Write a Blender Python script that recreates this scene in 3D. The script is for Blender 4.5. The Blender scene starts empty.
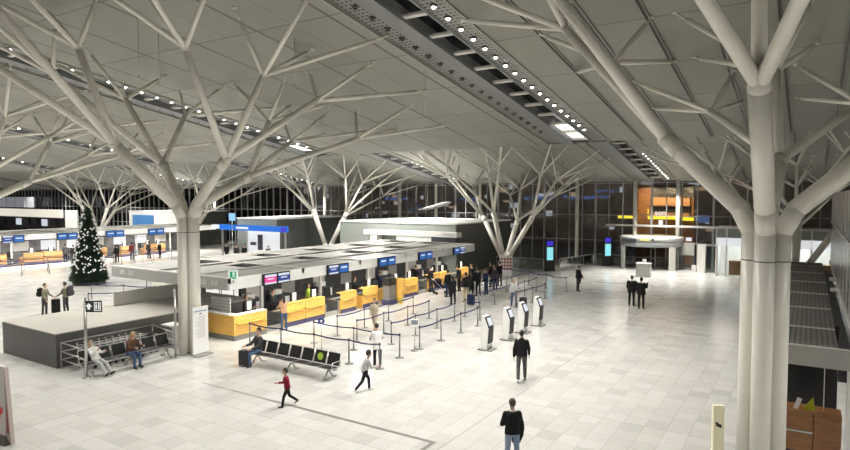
import bpy, math, random
from mathutils import Vector, Matrix
random.seed(7)
R = math.radians
C = bpy.context.scene.collection
scene = bpy.context.scene

# ------------------------------------------------------------------ camera
CAMZ = 6.4
PITCH = math.atan(28.0 / 600.0)
YAW = R(32.66)
cd = bpy.data.cameras.new('camera')
cam = bpy.data.objects.new('camera', cd)
C.objects.link(cam)
cam.location = (0, 0, CAMZ)
cam.rotation_euler = (R(90) - PITCH, 0, YAW)
cd.sensor_width = 36.0
cd.lens = 600.0 / 850.0 * 36.0
cd.clip_start = 0.1
cd.clip_end = 600
scene.camera = cam

FW = Vector((-math.sin(YAW), math.cos(YAW), 0))
RT = Vector((math.cos(YAW), math.sin(YAW), 0))


def at(px, py, z=0.0):
    """floor (or height z) point seen at a pixel of the photograph"""
    F = FW * math.cos(PITCH) - Vector((0, 0, 1)) * math.sin(PITCH)
    U = FW * math.sin(PITCH) + Vector((0, 0, 1)) * math.cos(PITCH)
    d = F * 600 + RT * (px - 425) - U * (py - 225)
    t = (z - CAMZ) / d.z
    return Vector((d.x * t, d.y * t, z))


def xat(px, Y):
    d = FW * 600 + RT * (px - 425)
    return d.x / d.y * Y


def yat(px, X):
    d = FW * 600 + RT * (px - 425)
    return d.y / d.x * X


# ------------------------------------------------------------------ materials
MATS = {}


def mat(name, col, rough=0.5, metal=0.0, spec=0.5, vary=0.0, scale=8.0, bump=0.0, emit=None, estr=0.0):
    m = bpy.data.materials.new(name)
    m.use_nodes = True
    nt = m.node_tree
    b = nt.nodes['Principled BSDF']
    b.inputs['Roughness'].default_value = rough
    b.inputs['Metallic'].default_value = metal
    b.inputs['Specular IOR Level'].default_value = spec
    b.inputs['Base Color'].default_value = (*col, 1)
    if vary or bump:
        tc = nt.nodes.new('ShaderNodeTexCoord')
        nz = nt.nodes.new('ShaderNodeTexNoise')
        nz.inputs['Scale'].default_value = scale
        nz.inputs['Detail'].default_value = 4
        nt.links.new(tc.outputs['Object'], nz.inputs['Vector'])
        if vary:
            rp = nt.nodes.new('ShaderNodeValToRGB')
            rp.color_ramp.elements[0].position = 0.3
            rp.color_ramp.elements[1].position = 0.7
            rp.color_ramp.elements[0].color = (*[max(0, c * (1 - vary)) for c in col], 1)
            rp.color_ramp.elements[1].color = (*[min(1, c * (1 + vary)) for c in col], 1)
            nt.links.new(nz.outputs['Fac'], rp.inputs['Fac'])
            nt.links.new(rp.outputs['Color'], b.inputs['Base Color'])
        if bump:
            bp = nt.nodes.new('ShaderNodeBump')
            bp.inputs['Strength'].default_value = bump
            bp.inputs['Distance'].default_value = 0.02
            nt.links.new(nz.outputs['Fac'], bp.inputs['Height'])
            nt.links.new(bp.outputs['Normal'], b.inputs['Normal'])
    if emit:
        b.inputs['Emission Color'].default_value = (*emit, 1)
        b.inputs['Emission Strength'].default_value = estr
    MATS[name] = m
    return m


def wood(name, c0, c1, sc=(1.5, 1.5, 14)):
    m = bpy.data.materials.new(name)
    m.use_nodes = True
    nt = m.node_tree
    b = nt.nodes['Principled BSDF']
    b.inputs['Roughness'].default_value = 0.45
    tc = nt.nodes.new('ShaderNodeTexCoord')
    mp = nt.nodes.new('ShaderNodeMapping')
    mp.inputs['Scale'].default_value = sc
    nz = nt.nodes.new('ShaderNodeTexNoise')
    nz.inputs['Scale'].default_value = 1.6
    nz.inputs['Detail'].default_value = 6
    nz.inputs['Distortion'].default_value = 0.6
    rp = nt.nodes.new('ShaderNodeValToRGB')
    rp.color_ramp.elements[0].position = 0.35
    rp.color_ramp.elements[1].position = 0.68
    rp.color_ramp.elements[0].color = (*c0, 1)
    rp.color_ramp.elements[1].color = (*c1, 1)
    nt.links.new(tc.outputs['Object'], mp.inputs['Vector'])
    nt.links.new(mp.outputs['Vector'], nz.inputs['Vector'])
    nt.links.new(nz.outputs['Fac'], rp.inputs['Fac'])
    nt.links.new(rp.outputs['Color'], b.inputs['Base Color'])
    MATS[name] = m
    return m


def mnode(nt, op, a, b=None, c=None):
    n = nt.nodes.new('ShaderNodeMath')
    n.operation = op
    for i, v in enumerate((a, b, c)):
        if v is None:
            continue
        if isinstance(v, (int, float)):
            n.inputs[i].default_value = v
        else:
            nt.links.new(v, n.inputs[i])
    return n.outputs[0]


def line_mask(nt, coord, period, offset, width):
    """1 on a seam every `period`, 0 elsewhere"""
    v = mnode(nt, 'ADD', coord, -offset + period * 1000.0)
    v = mnode(nt, 'MODULO', v, period)
    v = mnode(nt, 'SUBTRACT', v, period / 2)
    v = mnode(nt, 'ABSOLUTE', v)
    return mnode(nt, 'GREATER_THAN', v, period / 2 - width / 2)


def floor_material():
    m = bpy.data.materials.new('stone_floor')
    m.use_nodes = True
    nt = m.node_tree
    b = nt.nodes['Principled BSDF']
    tc = nt.nodes.new('ShaderNodeTexCoord')
    sp = nt.nodes.new('ShaderNodeSeparateXYZ')
    nt.links.new(tc.outputs['Object'], sp.inputs[0])
    x, y = sp.outputs[0], sp.outputs[1]
    T = 0.578
    ix = mnode(nt, 'FLOOR', mnode(nt, 'DIVIDE', mnode(nt, 'ADD', x, 7.78), T))
    iy = mnode(nt, 'FLOOR', mnode(nt, 'DIVIDE', mnode(nt, 'ADD', y, -17.18), T))
    cv = nt.nodes.new('ShaderNodeCombineXYZ')
    nt.links.new(ix, cv.inputs[0])
    nt.links.new(iy, cv.inputs[1])
    wn = nt.nodes.new('ShaderNodeTexWhiteNoise')
    wn.noise_dimensions = '2D'
    nt.links.new(cv.outputs[0], wn.inputs['Vector'])
    rp = nt.nodes.new('ShaderNodeValToRGB')
    cr = rp.color_ramp
    cr.elements[0].position = 0.0
    cr.elements[0].color = (0.525, 0.515, 0.48, 1)
    cr.elements[1].position = 1.0
    cr.elements[1].color = (0.63, 0.62, 0.585, 1)
    e = cr.elements.new(0.16); e.color = (0.575, 0.562, 0.525, 1)
    e = cr.elements.new(0.5); e.color = (0.60, 0.59, 0.552, 1)
    nt.links.new(wn.outputs['Value'], rp.inputs['Fac'])
    # fine speckle of the stone
    nz = nt.nodes.new('ShaderNodeTexNoise')
    nz.inputs['Scale'].default_value = 22
    nz.inputs['Detail'].default_value = 5
    nt.links.new(tc.outputs['Object'], nz.inputs['Vector'])
    mx = nt.nodes.new('ShaderNodeMix')
    mx.data_type = 'RGBA'
    mx.blend_type = 'MULTIPLY'
    mx.inputs['Factor'].default_value = 0.42
    nt.links.new(rp.outputs['Color'], mx.inputs['A'])
    nt.links.new(nz.outputs['Color'], mx.inputs['B'])
    hs = nt.nodes.new('ShaderNodeHueSaturation')
    hs.inputs['Saturation'].default_value = 0.75
    hs.inputs['Value'].default_value = 1.15
    nt.links.new(mx.outputs['Result'], hs.inputs['Color'])
    # joints
    j1 = mnode(nt, 'MAXIMUM', line_mask(nt, x, T, -7.78, 0.012), line_mask(nt, y, T, 17.18, 0.010))
    j2 = mnode(nt, 'MAXIMUM', line_mask(nt, x, T * 18, -7.78, 0.03), line_mask(nt, y, T * 9, 17.18, 0.02))
    j = mnode(nt, 'MINIMUM', mnode(nt, 'ADD', mnode(nt, 'MULTIPLY', j1, 0.5), mnode(nt, 'MULTIPLY', j2, 0.5)), 0.7)
    m2 = nt.nodes.new('ShaderNodeMix')
    m2.data_type = 'RGBA'
    nt.links.new(j, m2.inputs['Factor'])
    nt.links.new(hs.outputs['Color'], m2.inputs['A'])
    m2.inputs['B'].default_value = (0.22, 0.205, 0.18, 1)
    nt.links.new(m2.outputs['Result'], b.inputs['Base Color'])
    b.inputs['Roughness'].default_value = 0.17
    b.inputs['Specular IOR Level'].default_value = 0.6
    rr = mnode(nt, 'ADD', mnode(nt, 'MULTIPLY', wn.outputs['Value'], 0.05), 0.17)
    nt.links.new(rr, b.inputs['Roughness'])
    return m


def ceiling_material():
    m = bpy.data.materials.new('ceiling_panels')
    m.use_nodes = True
    nt = m.node_tree
    b = nt.nodes['Principled BSDF']
    b.inputs['Roughness'].default_value = 0.6
    tc = nt.nodes.new('ShaderNodeTexCoord')
    sp = nt.nodes.new('ShaderNodeSeparateXYZ')
    nt.links.new(tc.outputs['Object'], sp.inputs[0])
    x, y = sp.outputs[0], sp.outputs[1]
    ix = mnode(nt, 'FLOOR', mnode(nt, 'DIVIDE', mnode(nt, 'ADD', x, 14.63), 1.8))
    iy = mnode(nt, 'FLOOR', mnode(nt, 'DIVIDE', mnode(nt, 'ADD', y, -0.1), 4.0))
    cv = nt.nodes.new('ShaderNodeCombineXYZ')
    nt.links.new(ix, cv.inputs[0])
    nt.links.new(iy, cv.inputs[1])
    wn = nt.nodes.new('ShaderNodeTexWhiteNoise')
    wn.noise_dimensions = '2D'
    nt.links.new(cv.outputs[0], wn.inputs['Vector'])
    rp = nt.nodes.new('ShaderNodeValToRGB')
    rp.color_ramp.elements[0].color = (0.25, 0.248, 0.218, 1)
    rp.color_ramp.elements[1].color = (0.282, 0.28, 0.248, 1)
    nt.links.new(wn.outputs['Value'], rp.inputs['Fac'])
    j1 = mnode(nt, 'MAXIMUM', mnode(nt, 'MAXIMUM', mnode(nt, 'MULTIPLY', line_mask(nt, x, 3.6, -14.63, 0.13), 0.75), mnode(nt, 'MULTIPLY', line_mask(nt, x, 1.8, -14.63, 0.05), 0.4)), mnode(nt, 'MULTIPLY', line_mask(nt, y, 4.0, 0.1, 0.07), 0.6))
    j2 = mnode(nt, 'MULTIPLY', line_mask(nt, y, 2.0, 0.1, 0.03), 0.25)
    j = mnode(nt, 'MAXIMUM', j1, j2)
    m2 = nt.nodes.new('ShaderNodeMix')
    m2.data_type = 'RGBA'
    nt.links.new(j, m2.inputs['Factor'])
    nt.links.new(rp.outputs['Color'], m2.inputs['A'])
    m2.inputs['B'].default_value = (0.05, 0.05, 0.045, 1)
    nt.links.new(m2.outputs['Result'], b.inputs['Base Color'])
    return m


def perforated_material():
    m = bpy.data.materials.new('perforated_metal')
    m.use_nodes = True
    nt = m.node_tree
    b = nt.nodes['Principled BSDF']
    b.inputs['Roughness'].default_value = 0.5
    tc = nt.nodes.new('ShaderNodeTexCoord')
    sp = nt.nodes.new('ShaderNodeSeparateXYZ')
    nt.links.new(tc.outputs['Object'], sp.inputs[0])
    a = line_mask(nt, sp.outputs[0], 0.19, 0.0, 0.11)
    c = line_mask(nt, sp.outputs[1], 0.22, 0.0, 0.10)
    h = mnode(nt, 'MULTIPLY', a, c)
    m2 = nt.nodes.new('ShaderNodeMix')
    m2.data_type = 'RGBA'
    nt.links.new(h, m2.inputs['Factor'])
    m2.inputs['A'].default_value = (0.25, 0.247, 0.228, 1)
    m2.inputs['B'].default_value = (0.03, 0.03, 0.03, 1)
    nt.links.new(m2.outputs['Result'], b.inputs['Base Color'])
    return m


def slat_material(name, ca, cb, axis, period, width, metal=0.0, rough=0.4):
    m = bpy.data.materials.new(name)
    m.use_nodes = True
    nt = m.node_tree
    b = nt.nodes['Principled BSDF']
    b.inputs['Roughness'].default_value = rough
    b.inputs['Metallic'].default_value = metal
    tc = nt.nodes.new('ShaderNodeTexCoord')
    sp = nt.nodes.new('ShaderNodeSeparateXYZ')
    nt.links.new(tc.outputs['Object'], sp.inputs[0])
    h = line_mask(nt, sp.outputs[axis], period, 0.0, width)
    m2 = nt.nodes.new('ShaderNodeMix')
    m2.data_type = 'RGBA'
    nt.links.new(h, m2.inputs['Factor'])
    m2.inputs['A'].default_value = (*ca, 1)
    m2.inputs['B'].default_value = (*cb, 1)
    nt.links.new(m2.outputs['Result'], b.inputs['Base Color'])
    MATS[name] = m
    return m


def glass_material(name, tint, gloss):
    m = bpy.data.materials.new(name)
    m.use_nodes = True
    nt = m.node_tree
    for n in list(nt.nodes):
        nt.nodes.remove(n)
    o = nt.nodes.new('ShaderNodeOutputMaterial')
    t = nt.nodes.new('ShaderNodeBsdfTransparent')
    t.inputs['Color'].default_value = (*tint, 1)
    g = nt.nodes.new('ShaderNodeBsdfGlossy')
    g.inputs['Roughness'].default_value = 0.05
    fr = nt.nodes.new('ShaderNodeFresnel')
    fr.inputs['IOR'].default_value = 1.45
    f2 = mnode(nt, 'MULTIPLY', fr.outputs[0], gloss)
    mx = nt.nodes.new('ShaderNodeMixShader')
    nt.links.new(f2, mx.inputs[0])
    nt.links.new(t.outputs[0], mx.inputs[1])
    nt.links.new(g.outputs[0], mx.inputs[2])
    nt.links.new(mx.outputs[0], o.inputs[0])
    MATS[name] = m
    return m


def emis(name, col, s):
    m = bpy.data.materials.new(name)
    m.use_nodes = True
    nt = m.node_tree
    b = nt.nodes['Principled BSDF']
    b.inputs['Base Color'].default_value = (*[c * 0.3 for c in col], 1)
    b.inputs['Emission Color'].default_value = (*col, 1)
    b.inputs['Emission Strength'].default_value = s
    MATS[name] = m
    return m


M_FLOOR = floor_material()
M_CEIL = ceiling_material()
M_PERF = perforated_material()
RAILM = mat('ceiling_rail', (0.24, 0.238, 0.215), 0.45)
PAINT = mat('column_paint', (0.80, 0.775, 0.705), 0.32, vary=0.03, scale=1.5)
STEEL = mat('brushed_steel', (0.55, 0.55, 0.54), 0.3, 0.85, vary=0.05, scale=30)
DSTEEL = mat('dark_steel', (0.12, 0.12, 0.125), 0.45, 0.3)
BEAM = mat('grey_beam', (0.20, 0.207, 0.212), 0.5, vary=0.05)
LBAR = mat('light_bar_paint', (0.62, 0.61, 0.58), 0.45)
BLACKP = mat('black_plastic', (0.018, 0.018, 0.02), 0.45)
BLACKM = mat('black_mesh_seat', (0.012, 0.012, 0.013), 0.7)
WHITEP = mat('white_paint', (0.78, 0.78, 0.76), 0.4, vary=0.02)
FASCIA = mat('fascia_white', (0.90, 0.90, 0.88), 0.4, vary=0.03, scale=2)
GFASCIA = mat('fascia_grey', (0.40, 0.40, 0.39), 0.4, vary=0.03, scale=2)
GPANEL = mat('grey_panel', (0.36, 0.355, 0.33), 0.5, vary=0.05, scale=1.2)
ROOFP = mat('roof_panel_grey', (0.27, 0.267, 0.25), 0.5, vary=0.06, scale=1.2)
WELLP = mat('well_shade_grey', (0.15, 0.15, 0.142), 0.6, vary=0.1, scale=3)  # shade of the canopy roof recesses put into the colour
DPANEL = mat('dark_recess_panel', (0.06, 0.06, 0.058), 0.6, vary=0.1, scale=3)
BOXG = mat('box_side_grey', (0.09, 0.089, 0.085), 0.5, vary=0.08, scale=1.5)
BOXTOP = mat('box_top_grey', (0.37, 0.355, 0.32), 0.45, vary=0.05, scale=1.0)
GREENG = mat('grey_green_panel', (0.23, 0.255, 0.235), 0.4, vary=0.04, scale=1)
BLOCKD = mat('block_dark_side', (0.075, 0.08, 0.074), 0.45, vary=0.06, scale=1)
WHITER = mat('white_roof_sheet', (0.72, 0.72, 0.70), 0.5, vary=0.03, scale=1)
BIRCH = wood('birch_front', (0.72, 0.40, 0.085), (0.86, 0.54, 0.14))
OAK = wood('oak_front', (0.33, 0.18, 0.075), (0.44, 0.25, 0.11))
WALNUT = wood('walnut_front', (0.17, 0.075, 0.028), (0.26, 0.12, 0.045))
CLADW = wood('wood_cladding', (0.28, 0.12, 0.035), (0.42, 0.20, 0.06), (1, 1, 6))
PLINTH = mat('blue_plinth', (0.07, 0.065, 0.14), 0.5)
GPLINTH = mat('grey_plinth', (0.20, 0.195, 0.19), 0.5)
NAVY = mat('navy_belt', (0.018, 0.026, 0.12), 0.7)
PAPER = mat('white_paper', (0.85, 0.85, 0.83), 0.7)
RED = mat('red_print', (0.65, 0.05, 0.03), 0.5)
GREENST = mat('lime_sticker', (0.45, 0.62, 0.06), 0.5)
SIGND = mat('sign_slate', (0.045, 0.05, 0.065), 0.4)
SIGNW = mat('sign_white', (0.85, 0.85, 0.85), 0.5, emit=(1, 1, 1), estr=0.3)
EXITG = emis('exit_green', (0.0, 0.32, 0.12), 0.6)
EXITW = emis('exit_white', (0.85, 0.93, 0.88), 0.55)
LAMP = emis('lamp_lit', (1.0, 0.97, 0.9), 14.0)
LAMPOFF = mat('lamp_off', (0.02, 0.02, 0.02), 0.3)
PANELLIT = emis('lit_panel', (1.0, 0.97, 0.88), 1.1)
SCRBLUE = emis('screen_blue', (0.015, 0.11, 0.38), 0.75)
SCRBLUE2 = emis('screen_deep_blue', (0.02, 0.05, 0.22), 0.8)
SCRWHITE = emis('screen_white', (0.75, 0.8, 0.9), 0.6)
SCRPINK = emis('screen_pink', (0.70, 0.06, 0.30), 0.8)
SCRCYAN = emis('screen_cyan', (0.22, 0.62, 0.68), 0.9)
SCRVIO = emis('screen_violet', (0.04, 0.025, 0.45), 0.9)
BLUELIT = emis('blue_fascia_lit', (0.008, 0.13, 0.55), 0.8)
CREAMLIT = emis('cream_fascia_lit', (0.9, 0.86, 0.74), 0.55)
SHOPLIT = emis('lit_shop_wall', (0.95, 0.97, 1.0), 0.5)
YELLIT = emis('yellow_light_beam', (1.0, 0.80, 0.04), 1.3)
WHITELIT = emis('white_light', (0.95, 0.97, 1.0), 1.2)
NIGHTBLUE = emis('night_blue_lights', (0.10, 0.17, 0.42), 0.5)
NIGHTWIN = emis('night_window_lights', (0.7, 0.76, 0.85), 0.45)
NIGHTAMB = emis('night_amber_lights', (0.8, 0.6, 0.4), 0.3)
NIGHTBLDG = mat('night_building', (0.16, 0.13, 0.105), 0.7, vary=0.5, scale=0.35)  # brown tone put in for the dark brownish reflections on the glass front
ASPHALT = mat('asphalt', (0.03, 0.03, 0.032), 0.8)
GLASSF = glass_material('facade_glass', (0.80, 0.80, 0.80), 1.3)
GLASSD = glass_material('dark_glass', (0.35, 0.38, 0.40), 0.8)
GLASSR = glass_material('rail_glass', (0.72, 0.78, 0.76), 0.8)
GLASSB = glass_material('booth_glass', (0.85, 0.88, 0.87), 0.8)
SKYGLASS = mat('skylight_night_glass', (0.008, 0.009, 0.012), 0.1)
LOUVRE = slat_material('roof_louvre', (0.17, 0.165, 0.155), (0.05, 0.05, 0.048), 0, 0.11, 0.045)
WALLSLAT = slat_material('metal_wall_slats', (0.55, 0.55, 0.55), (0.14, 0.14, 0.145), 1, 1.9, 0.7, 0.3, 0.25)
CONV = mat('conveyor_rubber', (0.03, 0.03, 0.03), 0.6)
TREEG = mat('fir_green', (0.018, 0.045, 0.022), 0.7, vary=0.4, scale=5)
TRUNKB = mat('fir_trunk', (0.08, 0.05, 0.03), 0.8)
BAUBLE = mat('bauble_white', (0.85, 0.85, 0.85), 0.25, emit=(1, 1, 1), estr=0.15)
CREAMB = mat('cream_box', (0.80, 0.76, 0.55), 0.4)
SKIN = mat('skin', (0.52, 0.32, 0.23), 0.5)
EYE = mat('eye_dark', (0.02, 0.015, 0.012), 0.3)
LIPS = mat('lips', (0.42, 0.17, 0.14), 0.5)
HAIRK = mat('hair_black', (0.012, 0.010, 0.009), 0.6)
HAIRB = mat('hair_brown', (0.06, 0.035, 0.02), 0.6)
HAIRL = mat('hair_blonde', (0.42, 0.30, 0.15), 0.6)
HAIRG = mat('hair_grey', (0.055, 0.05, 0.042), 0.6)
CLOTH = {}
for k, c in dict(black=(0.014, 0.014, 0.016), charcoal=(0.05, 0.05, 0.055), jeans=(0.07, 0.11, 0.20), ljeans=(0.24, 0.31, 0.42),
                 greyjeans=(0.085, 0.085, 0.085), white=(0.72, 0.71, 0.69), beige=(0.42, 0.36, 0.27), red=(0.22, 0.015, 0.035),
                 lightgrey=(0.45, 0.46, 0.46), navy=(0.02, 0.03, 0.075), brown=(0.10, 0.055, 0.035), olive=(0.16, 0.16, 0.11),
                 tan=(0.45, 0.26, 0.15), hivis=(0.45, 0.65, 0.08), pink=(0.60, 0.16, 0.20), maroon=(0.16, 0.03, 0.03)).items():
    CLOTH[k] = mat('cloth_' + k, c, 0.85, spec=0.2, vary=0.12, scale=14)


# ------------------------------------------------------------------ mesh builder
class MB:
    def __init__(s):
        s.v = []; s.f = []; s.sm = []; s.mi = []; s.cur = 0

    def add(s, vs, fs, smooth=False):
        o = len(s.v)
        s.v.extend([tuple(p) for p in vs])
        for f in fs:
            s.f.append([i + o for i in f]); s.sm.append(smooth); s.mi.append(s.cur)
        return s

    def box(s, x0, x1, y0, y1, z0, z1):
        vs = [(x0, y0, z0), (x1, y0, z0), (x1, y1, z0), (x0, y1, z0), (x0, y0, z1), (x1, y0, z1), (x1, y1, z1), (x0, y1, z1)]
        return s.add(vs, [(0, 3, 2, 1), (4, 5, 6, 7), (0, 1, 5, 4), (1, 2, 6, 5), (2, 3, 7, 6), (3, 0, 4, 7)])

    def obox(s, c, ax, ay, az):
        """box from centre and three half-axis vectors"""
        c = Vector(c); ax = Vector(ax); ay = Vector(ay); az = Vector(az)
        vs = [c + ax * i + ay * j + az * k for k in (-1, 1) for i, j in ((-1, -1), (1, -1), (1, 1), (-1, 1))]
        return s.add(vs, [(0, 3, 2, 1), (4, 5, 6, 7), (0, 1, 5, 4), (1, 2, 6, 5), (2, 3, 7, 6), (3, 0, 4, 7)])

    def tube(s, p0, p1, r0, r1=None, n=12, cap=True):
        if r1 is None: r1 = r0
        p0 = Vector(p0); p1 = Vector(p1); d = (p1 - p0)
        if d.length < 1e-6: return s
        d.normalize()
        a = d.orthogonal().normalized(); b = d.cross(a)
        vs = []
        for p, r in ((p0, r0), (p1, r1)):
            for i in range(n):
                t = 2 * math.pi * i / n
                vs.append(p + a * (r * math.cos(t)) + b * (r * math.sin(t)))
        s.add(vs, [(i, (i + 1) % n, n + (i + 1) % n, n + i) for i in range(n)], True)
        if cap:
            o = len(s.v) - 2 * n
            s.f.append([o + i for i in reversed(range(n))]); s.sm.append(False); s.mi.append(s.cur)
            s.f.append([o + n + i for i in range(n)]); s.sm.append(False); s.mi.append(s.cur)
        return s

    def path(s, pts, r, n=10):
        for i in range(len(pts) - 1):
            s.tube(pts[i], pts[i + 1], r, r, n)
            if i > 0: s.ell(pts[i], (r, r, r), 8, 6)
        return s

    def loft(s, rings, cap=True, smooth=True):
        """rings: list of lists of points"""
        n = len(rings[0]); o = len(s.v)
        for r in rings: s.v.extend([tuple(p) for p in r])
        for k in range(len(rings) - 1):
            for i in range(n):
                s.f.append([o + k * n + i, o + k * n + (i + 1) % n, o + (k + 1) * n + (i + 1) % n, o + (k + 1) * n + i])
                s.sm.append(smooth); s.mi.append(s.cur)
        if cap:
            s.f.append([o + i for i in reversed(range(n))]); s.sm.append(False); s.mi.append(s.cur)
            s.f.append([o + (len(rings) - 1) * n + i for i in range(n)]); s.sm.append(False); s.mi.append(s.cur)
        return s

    def ell(s, c, r, nu=12, nv=8, M=None):
        c = Vector(c); vs = []; fs = []
        for j in range(1, nv):
            ph = math.pi * j / nv
            for i in range(nu):
                th = 2 * math.pi * i / nu
                p = Vector((r[0] * math.sin(ph) * math.cos(th), r[1] * math.sin(ph) * math.sin(th), r[2] * math.cos(ph)))
                if M: p = M @ p
                vs.append(c + p)
        tp = Vector((0, 0, r[2])); 
        if M: tp = M @ tp
        vs.append(c + tp); vs.append(c - tp)
        T = len(vs) - 2; B = T + 1
        for j in range(nv - 2):
            for i in range(nu):
                fs.append((j * nu + i, (j + 1) * nu + i, (j + 1) * nu + (i + 1) % nu, j * nu + (i + 1) % nu))
        for i in range(nu):
            fs.append((T, i, (i + 1) % nu))
            fs.append((B, (nv - 2) * nu + (i + 1) % nu, (nv - 2) * nu + i))
        return s.add(vs, fs, True)

    def lathe(s, prof, n=16, c=(0, 0, 0)):
        rings = [[(c[0] + r * math.cos(2 * math.pi * i / n), c[1] + r * math.sin(2 * math.pi * i / n), c[2] + z) for i in range(n)] for r, z in prof]
        return s.loft(rings)

    def prism(s, poly, axis, a0, a1):
        """extrude 2-D polygon along axis (0,1,2) from a0 to a1"""
        def P(u, v, a):
            return [(a, u, v), (u, a, v), (u, v, a)][axis]
        n = len(poly)
        vs = [P(u, v, a0) for u, v in poly] + [P(u, v, a1) for u, v in poly]
        return s.add(vs, [tuple(range(n)), tuple(range(2 * n - 1, n - 1, -1))] + [(i, n + i, n + (i + 1) % n, (i + 1) % n) for i in range(n)])

    def mesh(s, name, mats):
        me = bpy.data.meshes.new(name)
        me.from_pydata(s.v, [], s.f)
        for m in (mats if isinstance(mats, (list, tuple)) else [mats]): me.materials.append(m)
        me.polygons.foreach_set('use_smooth', s.sm)
        me.polygons.foreach_set('material_index', s.mi)
        me.update()
        return me

    def build(s, name, mats, parent=None, loc=None):
        o = bpy.data.objects.new(name, s.mesh(name, mats))
        C.objects.link(o)
        if parent: o.parent = parent
        if loc: o.location = loc
        return o


def fix_normals(o):
    import bmesh
    bm = bmesh.new(); bm.from_mesh(o.data)
    bmesh.ops.recalc_face_normals(bm, faces=bm.faces)
    bm.to_mesh(o.data); bm.free()


def tag(o, label, cat, group=None, kind=None):
    if label: o['label'] = label
    if cat: o['category'] = cat
    if group: o['group'] = group
    if kind: o['kind'] = kind
    return o


def thing(name, label, cat, loc=(0, 0, 0), rz=0.0, group=None):
    o = bpy.data.objects.new(name, None)
    o.empty_display_size = 0.2
    C.objects.link(o)
    o.location = loc
    o.rotation_euler = (0, 0, rz)
    return tag(o, label, cat, group)


def struct(name, mb, m, label=None):
    o = mb.build(name, m)
    o['kind'] = 'structure'
    if label: o['label'] = label
    return o


CHILD = {}


def copy_tree(o, parent=None):
    c = o.copy(); C.objects.link(c)
    if parent: c.parent = parent
    for ch in list(o.children): copy_tree(ch, c)
    return c


def text(name, s, size, m, parent, loc, rot, ext=0.006, align='CENTER'):
    cu = bpy.data.curves.new(name, 'FONT')
    cu.body = s; cu.size = size; cu.extrude = ext; cu.align_x = align; cu.align_y = 'CENTER'
    t = bpy.data.objects.new('tmp', cu); C.objects.link(t)
    dg = bpy.context.evaluated_depsgraph_get(); dg.update()
    me = bpy.data.meshes.new_from_object(t.evaluated_get(dg))
    bpy.data.objects.remove(t)
    me.materials.clear(); me.materials.append(m)
    o = bpy.data.objects.new(name, me); C.objects.link(o)
    o.parent = parent; o.location = loc; o.rotation_euler = rot
    return o


ORD = ['first', 'second', 'third', 'fourth', 'fifth', 'sixth', 'seventh', 'eighth', 'ninth', 'tenth', 'eleventh', 'twelfth', 'thirteenth', 'fourteenth', 'fifteenth']

# ------------------------------------------------------------------ the setting: floor, ceiling, facade
b = MB(); b.box(-152, 22, -12, 57.2, -0.3, 0.0)
struct('floor', b, M_FLOOR)

Z1, S1, Z2, S2, YS, YF = 15.3, 0.16, 17.5, 0.17, 35.4, 57.0


def rz1(y): return Z1 - S1 * y
def rz2(y): return Z2 - S2 * y


PITCHX = 20.65
STRIPX = [-10.5 + PITCHX * k for k in (1, 0, -1, -2, -3, -4, -5, -6)]      # x of the lit lamp row of each skylight strip


def slab(mb, x0, x1, y0, y1, f, th=0.25, dz=0.0):
    vs = [(x, y, f(y) + dz + t) for t in (0, th) for x, y in ((x0, y0), (x1, y0), (x1, y1), (x0, y1))]
    mb.add(vs, [(0, 3, 2, 1), (4, 5, 6, 7), (0, 1, 5, 4), (1, 2, 6, 5), (2, 3, 7, 6), (3, 0, 4, 7)])


for k, sx in enumerate(STRIPX):
    for f, y0, y1 in ((rz1, -8, YS), (rz2, YS + 0.02, YF)):
        # bay left of this strip up to the next one
        b = MB(); slab(b, -PITCHX + 0.62, -3.1, y0, y1, f)
        struct('ceiling', b, M_CEIL).location = (sx, 0, 0)
        if k == 0:
            br = MB(); xr_ = -14.63 - 1.8 * 3
            while xr_ < -3.2:
                if xr_ > -PITCHX + 0.75:
                    for u in (-0.095, 0.05): slab(br, xr_ + u, xr_ + u + 0.045, y0, y1, f, 0.07, -0.055 if k == 0 else -0.02)
                xr_ += 1.8
            struct('trim_12', br, RAILM).location = (sx, 0, 0)
        bt = MB(); slab(bt, sx - 3.1, sx - 2.15, y0, y1, f, 0.12, 0.06); slab(bt, sx - 0.42, sx + 0.62, y0, y1, f, 0.12, 0.06)
        struct('trim_1', bt, M_PERF)
        bt = MB()
        slab(bt, sx - 3.16, sx - 3.08, y0, y1, f, 0.2, -0.07); slab(bt, sx + 0.58, sx + 0.66, y0, y1, f, 0.2, -0.07)
        struct('trim_2', bt, GPANEL)
        bt = MB(); slab(bt, sx - 2.15, sx - 1.45, y0, y1, f, 0.9, -0.10); slab(bt, sx - 0.47, sx - 0.40, y0, y1, f, 0.9, -0.02)
        struct('trim_3', bt, BEAM)
        bg = MB(); slab(bg, sx - 1.45, sx - 0.47, y0, y1, f, 0.05, 0.40)
        struct('window_1', bg, SKYGLASS)
        bb = MB()
        y = 17.4 - 1.75 * 14 if f is rz1 else YS + 1.0
        while y < y1 - 0.3:
            if y > y0 + 0.3:
                slab(bb, sx - 1.46, sx - 0.44, y - 0.20, y, f, 0.09, 0.03)
            y += 1.75
        struct('trim_4', bb, LBAR)
bt = MB(); bt.box(-152, 12, YS - 0.02, YS + 0.3, rz1(YS) + 0.02, rz2(YS) + 0.4)
struct('trim_5', bt, DSTEEL)

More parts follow.
